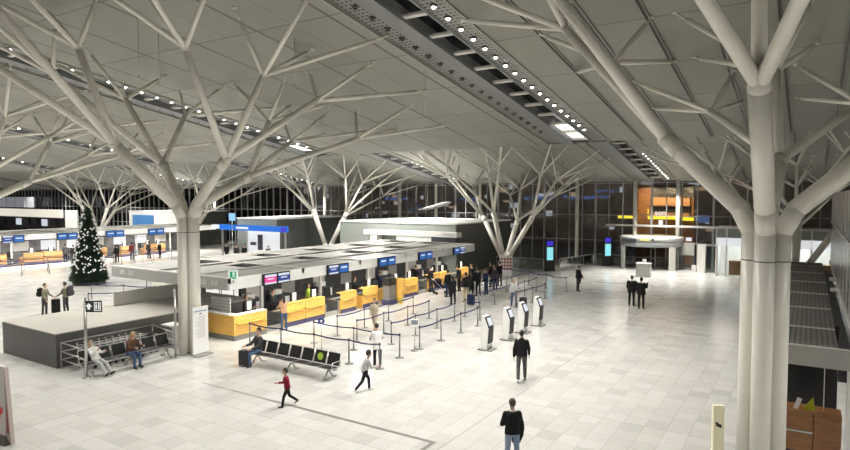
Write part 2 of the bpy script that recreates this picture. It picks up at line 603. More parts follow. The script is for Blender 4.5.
# the two skylight fields at the far end of the middle strip that are lit
for i, (ya, yb) in enumerate(((31.55, 32.9), (33.3, 34.65))):
    b = MB(); slab(b, -11.92, -11.0, ya, yb, rz1, 0.05, 0.12)
    o = b.build('skylight_lamp_panel', PANELLIT)
    tag(o, ['lit white skylight panel, nearer of the pair ending the middle ceiling strip',
            'lit white skylight panel, farther of the pair ending the middle ceiling strip'][i], 'ceiling light')
b = MB(); slab(b, -32.6, -31.7, 32.2, 33.8, rz1, 0.05, 0.02)
tag(b.build('skylight_lamp_panel', PANELLIT), 'lit white skylight panel ending the left ceiling strip behind the left tree column', 'ceiling light')

# spotlights in the strips
mbl = MB(); mbl.lathe([(0.001, 0.02), (0.12, 0.02), (0.135, -0.03), (0.10, -0.05), (0.001, -0.05)], 12)
mesh_housing = mbl.mesh('housing', DSTEEL)
mbl = MB(); mbl.ell((0, 0, -0.055), (0.075, 0.075, 0.06), 12, 8)
mesh_bulb_on = mbl.mesh('bulb', LAMP)
mesh_bulb_off = mbl.mesh('bulb', LAMPOFF)
SNAME = {0: 'rightmost', 1: 'middle', 2: 'left', 3: 'far left', 4: 'farthest left', 5: 'outermost left'}


def downlight(x, y, f, lit, label, group):
    t = thing('ceiling_spotlight', label, 'ceiling light', (x, y, f(y) + 0.05), 0, group)
    for nm, me in (('housing', mesh_housing), ('bulb', mesh_bulb_on if lit else mesh_bulb_off)):
        o = bpy.data.objects.new(nm, me); C.objects.link(o); o.parent = t
    return t


nlamp = 0


def lamp_light(x, y, f, e, cone=125, blend=0.7, soft=0.12):
    ld = bpy.data.lights.new('ceiling_and_fill_light', 'SPOT')
    ld.energy = e; ld.color = (1.0, 0.965, 0.90)
    ld.spot_size = R(cone); ld.spot_blend = blend; ld.shadow_soft_size = soft
    o = bpy.data.objects.new('ceiling_and_fill_light', ld); C.objects.link(o)
    o.location = (x, y, f(y) - 0.12)


E1, E2 = 1050.0, 1900.0
for k, sx in enumerate(STRIPX):
    if k <= 4:
        for j in range(-18 if k == 0 else -4, 21):
            y = 16.9 + 0.92 * j
            if y < -7.5 or y > 33.4: continue
            if k == 0 and y > 24: continue
            if k <= 2 or j % 2 == 0:
                downlight(sx, y, rz1, True, 'lit round spotlight in the right-hand row of the %s skylight strip' % SNAME[k], 'lit spotlights of the %s skylight strip' % SNAME[k])
            if k in (1, 2) and y > 8:
                downlight(sx - 2.53, y, rz1, False, 'dark unlit spotlight in the left-hand row of the %s skylight strip overhead' % SNAME[k], 'unlit spotlights of the %s skylight strip' % SNAME[k])
        for j in range(12):
            y = 46.4 + 0.85 * j
            if y > 56: continue
            if k >= 1: downlight(sx, y, rz2, True, 'lit round spotlight of the %s skylight strip in the far roof bay' % SNAME[k], 'lit far-bay spotlights of the %s strip' % SNAME[k]).scale = (0.62, 0.62, 0.62)
    for j in range(19):
        y = -5.9 + 1.84 * j + 1.84
        if y < (23 if k == 0 else 31 if k == 1 else 29): lamp_light(sx, y, rz1, (E1 * (0.40 if k <= 1 else 0.66) if y < 9 else E1 * (0.85 if k == 0 else 1.05 if k == 1 else 1.22)), 122)
    for j in range(6):
        lamp_light(sx, 46.6 + 1.7 * j, rz2, E2 * (0.8 if k <= 1 else 1.0), 92)
    if 2 <= k <= 5:  # added spots without fixtures, brightening the block fronts and queue floor
        for y in (36.4, 38.2, 40.0): lamp_light(sx, y, rz2, 3000 if k == 2 else 1700, 145, 0.3, 0.3)

# walls closing the hall
b = MB(); b.box(-152.3, -152, -12, 57, 0, 16); struct('wall_left', b, BEAM)
b = MB(); b.box(20, 20.3, -12, 57, 0, 16); struct('wall_right', b, GPANEL)
b = MB(); b.box(-152, 20, -12.3, -12, 0, 17.4); struct('wall_back', b, GPANEL)
b = MB(); slab(b, -152, 12, -12.2, -7.9, rz1); struct('ceiling', b, M_CEIL)

# facade: glass, mullions, transoms
ZT = rz2(YF)
b = MB(); b.box(-152, 18, YF, YF + 0.03, 0.0, ZT); struct('window_2', b, GLASSF)
b = MB()
x = -151.6
i = 0
while x < 18:
    w = (0.03, 0.09, 0.03, 0.05)[i % 4]
    b.box(x - w, x + w, YF - 0.08, YF + 0.12, 0, ZT)
    x += 1.28; i += 1
for z in (0.12, 2.3, 4.7, ZT - 0.12):
    b.box(-152, 18, YF - 0.05, YF + 0.09, z - 0.035, z + 0.035)
struct('trim_6', b, mat('mullion_grey', (0.34, 0.34, 0.345), 0.5))
b = MB(); b.box(-16.0, -4.2, YF - 0.75, YF - 0.1, 3.72, 3.88); struct('trim_7', b, LBAR)
for px in (215, 325, 400, 436, 480, 577, 635, 678):
    xx = xat(px, YF - 0.5)
    b = MB(); b.tube((0, 0, 0), (0, 0, rz2(YF - 0.5)), 0.17, 0.17, 14)
    o = b.build('facade_post', PAINT, loc=(xx, YF - 0.5, 0))
    tag(o, {215: 'slim pale post of the glass front above the blue shop sign', 325: 'slim pale post of the glass front behind the second rear tree column', 400: 'slim pale post of the glass front above the grey kiosk roof',
            436: 'slim white post of the glass front behind the model aeroplane', 480: 'slim post of the glass front seen through the middle rear tree column', 577: 'slim grey post of the glass front right of the tall black screen totem',
            635: 'slim pale post of the glass front above the left side of the revolving door', 678: 'slim pale post of the glass front above the right side of the revolving door'}[px], 'post')

# outside: ground, night buildings with lights
b = MB(); b.box(-220, 60, 57.4, 140, -0.4, -0.1); struct('floor', b, ASPHALT)
random.seed(3)
b = MB(); b.box(-210, 10, 84, 96, -0.1, 13)
nb = tag(b.build('office_building', NIGHTBLDG), 'dark building across the road behind the glass front at night', 'building')
lw = MB(); lb = MB(); la = MB()
for i in range(170):
    xx = random.uniform(-170, 0); zz = random.uniform(1.5, 9.5); w = random.uniform(0.3, 1.6); h = random.uniform(0.25, 0.8)
    (lw if random.random() < 0.7 else la).box(xx, xx + w, 83.9, 84, zz, zz + h)
for xa, xb, z in ((-48, -44, 5.6), (-36, -31, 5.9), (-30, -22.5, 6.0), (-62, -57, 5.8), (-25.5, -21, 6.9)):
    for u in range(int((xb - xa) / 1.0)): lb.box(xa + u, xa + u + random.uniform(0.35, 0.9), 83.85, 84, z + random.uniform(0, 0.3), z + random.uniform(0.4, 0.7))
p = lw.build('window_light', NIGHTWIN, nb); p['kind'] = 'stuff'
p = la.build('amber_window_light', NIGHTAMB, nb); p['kind'] = 'stuff'
lb.build('blue_glow_patch', NIGHTBLUE, nb)  # glowing pieces put in for bluish lights and reflections in the glass
for x in (-120, -95, -72, -52, -34, -20, -8):  # added unseen point lights that brighten the building across the road
    ld = bpy.data.lights.new('building_fill_light', 'POINT'); ld.energy = 420; ld.color = (1.0, 0.90, 0.78); ld.shadow_soft_size = 1.6
    o = bpy.data.objects.new('building_fill_light', ld); C.objects.link(o); o.location = (x, 76, 8.5)
# timber-clad restaurant front just outside the glass
rt = thing('restaurant_front', 'wood clad shop front lit behind the glass above the revolving door', 'shop front', (0, 0, 0))
xl, xr = xat(634, 61), xat(694, 61)
b = MB(); b.box(xl, xr, 61, 61.4, 0, 7.6); b.build('timber_wall', CLADW, rt)
b = MB()
for z0, z1 in ((5.55, 6.35), (4.4, 4.9)):
    b.box(xl + 1.9, xr - 0.3, 60.5, 60.99, z0, z1)
b.build('timber_panel', OAK, rt)
b = MB(); b.box(xl + 1.7, xr - 0.2, 60.9, 60.99, 4.92, 5.5); b.box(xl + 1.7, xr, 60.7, 60.99, 6.4, 7.5); b.build('dark_opening', BLACKP, rt)
b = MB(); b.box(xat(648, 60.3), xat(677, 60.3), 60.2, 60.35, 4.28, 4.62); b.box(xat(682, 60.3), xat(694, 60.3), 60.2, 60.35, 4.2, 4.5); b.build('yellow_light_beam', YELLIT, rt)
text('yellow_letters', '1a', 0.75, YELLIT, rt, (xat(650, 60.2), 60.15, 4.98), (R(90), 0, 0), 0.02)
text('white_letters', 'son', 0.7, WHITELIT, rt, (xat(660.5, 60.2), 60.15, 4.9), (R(90), 0, 0), 0.02)
b = MB(); b.box(xat(659, 60.3), xat(663, 60.3), 60.2, 60.3, 3.7, 4.2); b.build('white_lamp_panel', WHITELIT, rt)
b = MB(); b.box(xat(618, 60), xat(634, 60), 60, 60.2, 4.32, 4.6)
tag(b.build('light_beam', YELLIT), 'yellow light beam outside the glass left of the wood clad shop front', 'light')
b = MB(); b.box(xat(697, 60), xat(709, 60), 60, 60.3, 4.05, 4.7)
tag(b.build('shop_sign', NIGHTBLUE), 'blue lit sign outside the glass right of the wood clad shop front', 'sign')
for px in (645, 665, 685):
    ld = bpy.data.lights.new('restaurant_lamp', 'SPOT'); ld.energy = 380; ld.color = (1, 0.75, 0.45); ld.spot_size = R(120); ld.shadow_soft_size = 0.1
    o = bpy.data.objects.new('restaurant_lamp', ld); C.objects.link(o); o.location = (xat(px, 59), 58.6, 7.2); o.rotation_euler = (R(35), 0, 0)

# dark stripe and expansion joint in the floor
b = MB(); b.box(-14.2, -8.05, 13.0, 13.12, 0.0, 0.004); b.box(-8.17, -8.05, 12.2, 13.0, 0.0, 0.004); b.box(-17.5, -14.2, 13.03, 13.08, 0.0, 0.003)
struct('trim_8', b, mat('floor_strip', (0.22, 0.215, 0.20), 0.3))
b = MB(); a0 = at(597, 281.6); b.box(a0.x - 0.1, a0.x + 4.2, a0.y - 0.2, a0.y, 0, 0.012)
struct('trim_9', b, DSTEEL)

# ------------------------------------------------------------------ tree columns
MP = {'R': (2.4, 0.0), 'L': (-2.2, 0.4), 'K': (0.1, 3.1), 'F': (0.0, -3.0)}
BR = {'R': [((4.4, 0.1), (6.1, 0.9)), ((4.2, 3.1), (4.0, 6.8)), ((3.9, -2.8), (4.2, -5.2))],
      'L': [((-4.75, 0.3), (-7.4, 0.9)), ((-4.2, 3.0), (-5.4, 6.8)), ((-4.3, -3.0), (-5.2, -5.2))],
      'K': [((-0.1, 4.5), (-1.0, 6.7)), ((2.1, 8.3), (2.1, 12.4)), ((-2.2, 8.0), (-3.6, 12.4))],
      'F': [((0.0, -4.2), (-1.0, -5.8)), ((2.2, -8.0), (2.4, -11.0)), ((-2.2, -8.0), (-3.0, -11.0))]}


def tree_column(x, y, f, slope, label, ysc=(1.0, 1.0), group=None, drop=2.25, tk=1.0):
    t = thing('tree_column', label, 'column', (x, y, 0), 0, group)
    H = f(y)

    def P(dx, dy, h):
        dy = dy * (ysc[0] if dy < 0 else ysc[1])
        return Vector((dx, dy, H - slope * dy - h))
    zN = H - 5.0
    zb = zN - drop
    for q, (nx, ny) in MP.items():
        n = Vector((nx, ny, 0)).normalized()
        foot = Vector((n.x * 0.285, n.y * 0.285, 0))
        N = P(nx, ny, 5.0)
        bend = Vector((foot.x, foot.y, zb))
        b2 = bend.lerp(N, 0.17) * 1.0; b2.z = zb + 0.52; b2.x = foot.x + (N.x - foot.x) * 0.13; b2.y = foot.y + (N.y - foot.y) * 0.13
        m = MB()
        m.tube(foot, bend, 0.204, 0.204, 20)
        zr = zb - 0.62
        m.build('trunk_pipe', PAINT, t)
        if zr > 0.3:
            rg = MB(); rg.tube((foot.x, foot.y, zr - 0.012), (foot.x, foot.y, zr + 0.012), 0.2055, 0.2055, 20)
            rg.build('joint_ring', DSTEEL, t)
        m = MB()
        m.ell(bend, (0.204, 0.204, 0.204), 20, 12)
        m.tube(bend, b2, 0.204, 0.204, 20); m.ell(b2, (0.204, 0.204, 0.204), 20, 12)
        m.tube(b2, N, 0.204, 0.20, 20); m.ell(N, (0.205, 0.205, 0.205), 18, 12)
        dd = (N - b2).normalized()
        if q != 'F': m.tube(N - dd * 0.45, N, 0.209, 0.212, 20)
        m.build('limb', PAINT, t)
        for (mx, my), (cx, cy) in BR[q]:
            Mp = P(mx, my, 2.0 if q != 'K' else 2.2)
            mid = (Mp - N).normalized()
            m = MB()
            m.tube(N, Mp, 0.135 * tk, 0.118 * tk, 14)
            m.ell(Mp, (0.122 * tk,) * 3, 12, 8)
            m.build('branch', PAINT, t)
            for sx in (-1, 1):
                for sy in (-1, 1):
                    tp = P(cx + 1.85 * sx, cy + 1.95 * sy, 0.04)
                    d = (tp - Mp).normalized()
                    m = MB()
                    e = tp - d * 0.45
                    m.tube(Mp, e, 0.083 * tk, 0.08 * tk, 10)
                    m.tube(e, tp, 0.035, 0.025, 8)
                    m.tube(tp - Vector((0, 0, 0.02)), tp + Vector((0, 0, 0.06)), 0.08, 0.08, 8)
                    m.build('twig', PAINT, t)
    m = MB(); m.lathe([(0.56, 0), (0.56, 0.04), (0.52, 0.06)], 24); m.build('base_plate', STEEL, t)
    return t


tree_column(-0.8, 15.2, rz1, S1, 'large cream tree-shaped column in the right foreground')
tree_column(-21.3, 15.35, rz1, S1, 'large cream tree-shaped column at left beside the grey enclosure')
tree_column(-41.6, 15.35, rz1, S1, 'cream tree-shaped column past the left edge, its branches reaching in')
tree_column(-0.7, 45.3, rz2, S2, 'distant tree-shaped column seen behind the right foreground column', (0.72, 0.72), None, 3.5, 0.8)
tree_column(-21.3, 45.6, rz2, S2, 'distant tree-shaped column behind the queue beside the black screen totem', (0.72, 0.72), None, 3.5, 0.8)
tree_column(-40.6, 45.3, rz2, S2, 'distant tree-shaped column between the two grey shop blocks', (0.66, 0.78), None, 3.5, 0.8)
tree_column(-62.6, 45.2, rz2, S2, 'distant tree-shaped column seen directly behind the left foreground column', (0.7, 0.75), None, 3.5, 0.8)
tree_column(-82.5, 45.2, rz2, S2, 'distant tree-shaped column behind the Christmas tree', (0.7, 0.75), None, 3.5, 0.8)


# ------------------------------------------------------------------ check-in islands
def canopy(x0, x1, y0, y1, zt, label, front='+', gap=4.2):
    t = thing('check_in_canopy', label, 'canopy', (0, 0, 0))
    h = 0.5
    b = MB(); b.box(x1 - 0.12, x1, y0, y1, zt - h, zt); b.build('fascia', FASCIA, t)
    b = MB(); b.box(x0, x0 + 0.12, y0, y1, zt - h, zt); b.build('fascia', FASCIA, t)
    b = MB(); b.box(x0, x1, y0 - 0.1, y0, zt - h, zt); b.build('fascia', GFASCIA, t)
    b = MB(); b.box(x0, x1, y1, y1 + 0.1, zt - h, zt); b.build('fascia', FASCIA, t)
    xm = (x0 + x1) / 2
    n = int(round((y1 - y0) / gap)); st = (y1 - y0) / n
    for i in range(n + 1):
        y = y0 + st * i
        b = MB(); b.box(x0, x1, y - 0.08, y + 0.08, zt - 0.22, zt + 0.03); b.build('cross_beam', LBAR, t)
    xa, xb, xc, xd = x1 - 7.4, x1 - 5.9, x1 - 4.2, x1 - 2.3
    for i in range(n):
        ya, yb = y0 + st * i + 0.08, y0 + st * (i + 1) - 0.08
        yw = yb - 1.0
        b = MB()
        for u, v in ((x0 + 0.12, xa), (xb, xc), (xd, x1 - 0.12)): b.box(u, v, ya, yb, zt - 0.10, zt - 0.03)
        for u, v in ((xa, xb), (xc, xd)): b.box(u, v, ya, yw, zt - 0.10, zt - 0.03)
        b.build('roof_panel', ROOFP, t)
        for u, v in ((xa, xb), (xc, xd)):
            b = MB(); b.box(u, v, yw, yb, zt - 0.75, zt - 0.70); b.box(u, v, yb - 0.03, yb, zt - 0.70, zt + 0.0); b.box(u, u + 0.03, yw, yb - 0.03, zt - 0.70, zt - 0.02); b.box(v - 0.03, v, yw, yb - 0.03, zt - 0.70, zt - 0.02)
            b.build('roof_well', WELLP, t)
        for u in (x1 - 2.2, x1 - 5.1):
            b = MB(); b.box(u, u + 0.12, ya, yb, zt - 0.05, zt + 0.05); b.build('edge_strip', LBAR, t)
    for i in range(n + 1):
        y = min(max(y0 + st * i, y0 + 0.4), y1 - 0.4)
        for xx in (x0 + 1.3, x1 - 2.9):
            if xx < x1 - 4 and y < y0 + 5.5: continue
            b = MB(); b.box(xx - 0.07, xx + 0.07, y - 0.07, y + 0.07, 0, zt - 0.22); b.build('post', LBAR, t)
    return t


CAN_MID = canopy(-28.9, -20.3, 16.55, 38.2, 3.0, 'long white and grey canopy over the yellow check-in desks in the middle')
CAN_LEFT = canopy(-69.0, -60.0, 18.0, 47.0, 3.0, 'long pale canopy over the check-in desks at far left')
text('fascia_lettering', '305 - 310', 0.30, WHITEP, CAN_MID, (-27.6, 16.43, 2.76), (R(90), 0, 0), 0.004)
text('fascia_lettering', '305 - 310', 0.30, WHITEP, CAN_MID, (-21.5, 16.43, 2.76), (R(90), 0, 0), 0.004)

# added unseen area lights under the canopy edges, brightening the desks
for t, x0, ys in ((CAN_MID, -20.75, [18 + 3.0 * i for i in range(8)]), (CAN_LEFT, -60.5, [21 + 4 * i for i in range(7)])):
    for y in ys:
        ld = bpy.data.lights.new('desk_fill_light', 'AREA'); ld.energy = 75 if t is CAN_MID else 240; ld.shape = 'RECTANGLE'; ld.size = 0.12; ld.size_y = 1.4; ld.color = (1, 0.95, 0.86)
        o = bpy.data.objects.new('desk_fill_light', ld); C.objects.link(o); o.location = (x0, y, 2.72)

# exit sign standing on the canopy corner
t = thing('exit_sign', 'green and white exit sign above the near corner of the middle canopy', 'sign', (-20.3, 16.75, 2.9), R(32))
b = MB(); b.box(-0.19, 0.19, -0.05, 0.05, 0.04, 0.42); b.build('sign_box', EXITW, t)
b = MB(); b.box(-0.02, 0.02, -0.02, 0.02, -0.1, 0.02); b.build('bracket', STEEL, t)
b = MB(); b.box(-0.12, 0.14, -0.056, -0.05, 0.08, 0.38); b.build('green_field', EXITG, t)
b = MB()
b.ell((0.02, -0.058, 0.345), (0.024, 0.006, 0.024), 8, 6)
b.obox((0.03, -0.058, 0.29), (0.03, 0, 0.01), (0, 0.004, 0), (-0.01, 0, 0.06)); b.obox((0.06, -0.058, 0.19), (0.035, 0, -0.05), (0, 0.004, 0), (0.012, 0, 0.012))
b.obox((0.0, -0.058, 0.19), (0.03, 0, 0.05), (0, 0.004, 0), (0.012, 0, -0.01)); b.obox((0.06, -0.058, 0.3), (0.06, 0, 0.0), (0, 0.004, 0), (0, 0, 0.013))
b.build('running_figure', EXITW, t)


def airline_screen(x, y0, y1, z0, z1, kinds, label, group=None):
    """pair of displays on a black frame, facing +x"""
    t = thing('airline_display', label, 'display', (x, (y0 + y1) / 2, z0), 0, group)
    L = y1 - y0; Hh = z1 - z0
    b = MB(); b.box(-0.12, 0.0, -L / 2, L / 2, 0, Hh); b.build('frame', BLACKP, t)
    for j, kd in enumerate(kinds):
        a = -L / 2 + 0.06 + j * (L / 2); c = a + L / 2 - 0.12
        main = {'pink': SCRPINK, 'blue': SCRBLUE, 'deep': SCRBLUE2}[kd]
        b = MB(); b.box(0.0, 0.012, a, c, 0.06, Hh - 0.06); s = b.build('screen', main, t)
        w = MB()
        if kd in ('pink', 'deep'):
            w.box(0.012, 0.018, a, c, Hh - 0.15, Hh - 0.05); w.box(0.012, 0.018, a, c, 0.05, 0.12)
            w.box(0.012, 0.018, a + 0.15, c - 0.15, Hh * 0.48, Hh * 0.48 + 0.05)
        else:
            w.box(0.012, 0.018, a + 0.12, c - 0.12, Hh * 0.52, Hh * 0.52 + 0.09)
        w.build('screen_graphic', SCRWHITE, s)
    return t


SCRM = [(18.2, 19.95, ('pink', 'deep')), (22.4, 24.15, ('deep', 'blue')), (26.6, 28.35, ('blue', 'blue')), (30.7, 32.4, ('blue', 'blue')), (35.0, 36.7, ('blue', 'deep'))]
SCRL = ['pink and blue airline display pair on the near end of the middle canopy', 'dark blue and blue display pair on the middle canopy above the second desk group',
        'bright blue display pair on the middle canopy above the third desk group', 'blue display pair on the middle canopy above the queue', 'farthest blue display pair on the middle canopy']
for (a, c, k), lb_ in zip(SCRM, SCRL):
    airline_screen(-20.14, a + 0.08, c - 0.08, 2.48, 3.0, k, lb_)
SL2 = ['blue display pair on the far left canopy near the picture edge', 'blue display pair on the far left canopy left of the Christmas tree', 'blue display pair on the far left canopy right of the Christmas tree', 'blue display pair on the far left canopy beside the left tree column']
for (a, c), lb_ in zip(((24.3, 26.1), (28.9, 30.8), (33.6, 35.5), (38.2, 40.1)), SL2):
    airline_screen(-59.84, a, c, 2.3, 2.98, ('deep', 'blue') if a < 26 else ('blue', 'blue'), lb_)


def desk(x, y0, y1, front, plinth, label, h=1.12, corner=False, group=None):
    """check-in desk, front faces +x"""
    t = thing('check_in_desk', label, 'desk', (x, (y0 + y1) / 2, 0), 0, group)
    L = (y1 - y0) / 2 - 0.01
    b = MB(); b.box(-0.10, -0.02, -L, L, 0, 0.24); b.build('plinth', plinth, t)
    b = MB(); b.box(-0.06, 0.0, -L, L, 0.24, 0.70); b.box(-0.06, 0.0, -L, L, 0.78, h)
    b.build('front_panel', front, t)
    b = MB(); b.box(-0.12, 0.10, -L + 0.08, L - 0.12, 0.72, 0.76); b.build('bag_shelf', front, t)
    b = MB(); b.box(-0.40, -0.08, -L, L, 0.70, 0.78); b.build('dark_slot', BLACKP, t)  # black strip filling the groove between the front panels
    b = MB(); b.box(-0.35, 0.02, -L, L, h, h + 0.035); b.build('top', front if not corner else WHITEP, t)
    b = MB(); b.box(-0.95, -0.1, -L + 0.03, L - 0.03, 0.72, 0.75); b.build('work_surface', GPANEL, t)
    for s in (-1, 1):
        b = MB(); b.box(-0.95, -0.06, s * L - 0.02, s * L + 0.02, 0.0, h if s * 1 < 0 and corner else 0.74); b.build('side_panel', front, t)
    return t


def monitor(x, y, z, rz, label, group, back=PAPER):
    t = thing('monitor', label, 'monitor', (x, y, z), rz, group)
    b = MB(); b.box(-0.10, 0.10, -0.10, 0.10, 0, 0.015); b.tube((0, 0, 0.015), (0, 0, 0.55), 0.02, 0.02, 8); b.build('stand', BLACKP, t)
    b = MB(); b.box(-0.025, 0.025, -0.24, 0.24, 0.43, 0.80); b.build('screen_housing', BLACKP, t)
    b = MB(); b.box(0.025, 0.03, -0.13, 0.13, 0.42, 0.82); b.build('paper_notice', back, t)
    b = MB(); b.box(-0.03, -0.025, -0.22, 0.22, 0.45, 0.78); b.build('screen', SCRWHITE, t)
    return t


t = desk(-21.3, 17.65, 19.5, BIRCH, GPLINTH, 'yellow birch corner desk at the near end of the check-in row', corner=True)
b = MB(); b.box(-2.1, -0.0, -0.99, -0.925, 0.24, 1.12); b.build('return_panel', BIRCH, t)
b = MB(); b.box(-2.05, -0.05, -0.955, -0.905, 0.0, 0.24); b.build('return_plinth', GPLINTH, t)
b = MB(); b.box(-2.1, -0.3, -0.99, -0.6, 1.12, 1.155); b.build('return_top', WHITEP, t)
b = MB(); b.box(-1.9, -0.6, -0.70, -0.66, 1.155, 1.85); b.build('privacy_screen', slat_material('screen_slats', (0.5, 0.51, 0.5), (0.30, 0.31, 0.31), 2, 0.14, 0.06), t)
DK = [(20.8, 22.2, 'second'), (22.22, 23.65, 'third'), (24.95, 26.3, 'fourth'), (26.9, 28.3, 'fifth'), (29.6, 31.1, 'sixth'), (31.15, 32.6, 'seventh'), (33.9, 35.3, 'eighth'), (35.35, 36.7, 'ninth'), (38.0, 39.5, 'tenth')]
for a, c, od in DK:
    desk(-21.45, a, c, BIRCH, PLINTH, 'yellow birch check-in desk, %s from the near end of the middle row' % od, group='yellow check-in desks')
    monitor(-21.85, (a + c) / 2 + 0.3, 0.75, 0, 'black monitor with a white notice on the %s yellow desk' % od, 'monitors on the yellow desks')
monitor(-21.85, 18.9, 0.75, 0, 'black monitor with a white notice on the yellow corner desk', 'monitors on the yellow desks')
# tall end panel beside the sixth desk
t = thing('end_panel', 'tall yellow end panel standing out from the sixth check-in desk', 'panel', (-20.75, 29.45, 0))
b = MB(); b.box(-0.55, 0.30, -0.09, 0.09, 0.35, 1.5); b.build('panel', BIRCH, t)
b = MB(); b.box(-0.5, 0.25, -0.08, 0.08, 0, 0.35); b.build('base', mat('yellow_base', (0.62, 0.46, 0.03), 0.5), t)
# dark self-service stand next to it
t = thing('bag_drop_stand', 'black bag drop stand with a violet base between the yellow desks', 'stand', (-20.95, 28.85, 0))
b = MB(); b.box(-0.35, 0.2, -0.38, 0.38, 0.0, 0.3); b.build('base', PLINTH, t)
b = MB(); b.box(-0.3, 0.15, -0.33, 0.33, 0.3, 1.15); b.build('cabinet', GPLINTH, t)
b = MB(); b.box(-0.3, 0.15, -0.36, 0.36, 1.15, 1.6); b.build('head', BLACKP, t)


def conveyor(x, y0, y1, label, group):
    t = thing('baggage_conveyor', label, 'conveyor', (x, (y0 + y1) / 2, 0), 0, group)
    L = (y1 - y0) / 2
    b = MB(); b.box(-1.6, -0.15, -L + 0.12, L - 0.12, 0.25, 0.33); b.build('belt', CONV, t)
    for s in (-1, 1):
        b = MB(); b.box(-1.6, -0.05, s * (L - 0.08) - 0.04, s * (L - 0.08) + 0.04, 0.0, 0.75); b.build('side_rail', STEEL, t)
    b = MB(); b.box(-0.16, -0.08, -L + 0.12, L - 0.12, 0.0, 0.25); b.build('front_plate', GPANEL, t)
    return t


for i, (a, c, lb_) in enumerate(((19.55, 20.75, 'between the corner desk and the second desk'), (23.7, 24.9, 'between the third and fourth yellow desks'), (32.7, 33.8, 'between the seventh and eighth yellow desks'), (36.8, 37.9, 'between the ninth and tenth yellow desks'))):
    conveyor(-21.45, a, c, 'steel-sided baggage conveyor ' + lb_, 'baggage conveyors')

# partition behind the desks
b = MB(); b.box(-24.75, -24.6, 20.75, 40.8, 0, 2.45); b.box(-24.6, -24.3, 20.75, 40.8, 0, 0.8)
tag(b.build('partition', mat('partition_dark', (0.05, 0.05, 0.052), 0.6, vary=0.3, scale=0.8)), 'dark partition running behind the yellow check-in desks under the canopy', 'partition')
random.seed(11)
for i in range(8):
    y = 21.6 + i * 2.5
    t = thing('wall_poster', 'pale printed panel on the dark partition behind the yellow desks', 'poster', (-24.59, y, 0.95), 0, 'panels on the partition')
    b = MB(); b.box(0, 0.02, -0.5, 0.5, 0, 1.15); b.build('sheet', GPANEL if i % 2 else LBAR, t)


def office_chair(x, y, rz, label, group):
    t = thing('office_chair', label, 'chair', (x, y, 0), rz, group)
    b = MB(); b.box(-0.23, 0.23, -0.23, 0.23, 0.55, 0.63); o = b.build('seat', BLACKM, t)
    b = MB(); b.obox((-0.26, 0, 0.98), (0.03, 0, 0.004), (0, 0.22, 0), (-0.03, 0, 0.28)); b.build('backrest', BLACKM, t)
    b = MB(); b.tube((0, 0, 0.1), (0, 0, 0.55), 0.03, 0.03, 8)
    for q in range(5): b.tube((0, 0, 0.12), (0.28 * math.cos(q * 1.257), 0.28 * math.sin(q * 1.257), 0.04), 0.02, 0.015, 6)
    b.build('pedestal', BLACKP, t)
    return t


for i, y in enumerate((18.6, 22.1, 25.6, 31.8, 36.0, 38.8)):
    office_chair(-22.75, y, 0, 'black office chair behind the yellow desks, %s from the near end' % ORD[i], 'office chairs behind the yellow desks')
    t = thing('shelf_cabinet', 'dark cabinet with white papers behind the yellow desks, %s from the near end' % ORD[i], 'cabinet', (-24.25, y + 0.95 + (1.6 if i == 0 else 0), 0), 0, 'cabinets behind the yellow desks')
    b = MB(); b.box(-0.3, 0.3, -0.6, 0.6, 0, 1.15); b.build('carcass', SIGND, t)
    b = MB(); b.box(-0.2, 0.2, -0.45, 0.05, 1.15, 1.40); b.build('paper_stack', PAPER, t)
    b = MB(); b.box(0.3, 0.31, 0.05, 0.5, 0.55, 1.0); b.build('white_drawer', WHITEP, t)

# far left desks (oak)
LD = [(19.9, 21.4), (23.4, 25.3), (26.7, 28.4), (28.45, 30.15), (33.3, 34.6), (36.1, 37.3), (38.8, 40.0), (40.05, 41.3)]
LW = ['outside the left edge', 'at the left picture edge', 'left of the Christmas tree, left half', 'left of the Christmas tree, right half', 'just right of the Christmas tree', 'narrow, second right of the Christmas tree', 'narrow, third right of the Christmas tree', 'next to the left tree column']
for (a, c), w in zip(LD, LW):
    desk(-61.5, a, c, OAK, PLINTH, 'brown wooden check-in desk of the far row, ' + w, group='brown check-in desks at far left')
    monitor(-61.9, (a + c) / 2, 0.75, 0, 'black monitor on the far brown desk ' + w, 'monitors on the far brown desks')
b = MB(); b.box(-65.2, -65.0, 19, 46, 0, 2.5)
tag(b.build('partition', mat('partition_pale', (0.20, 0.20, 0.205), 0.5, vary=0.5, scale=0.6)), 'pale partition behind the far left check-in desks', 'partition')


for i in range(10):
    t = thing('white_glow_panel', 'pale panel on the partition of the far brown desks, %s from the near end' % ORD[i], 'poster', (-64.99, 20.5 + 2.5 * i, 1.1), 0, 'panels on the far partition')
    b = MB(); b.box(0, 0.03, -0.7, 0.7, 0, 0.95); b.build('sheet', SHOPLIT if i % 3 else LBAR, t)  # plain white panels, with glow put into most of the sheets
    b = MB(); b.box(0, 0.05, -0.76, 0.76, 0.95, 1.02); b.box(0, 0.05, -0.76, 0.76, -0.07, 0.0); b.build('frame', SIGND, t)
for i in range(8):
    office_chair(-62.9, 21.0 + 2.6 * i, 0, 'black office chair behind the far brown desks, %s from the near end' % ORD[i], 'office chairs behind the far brown desks')

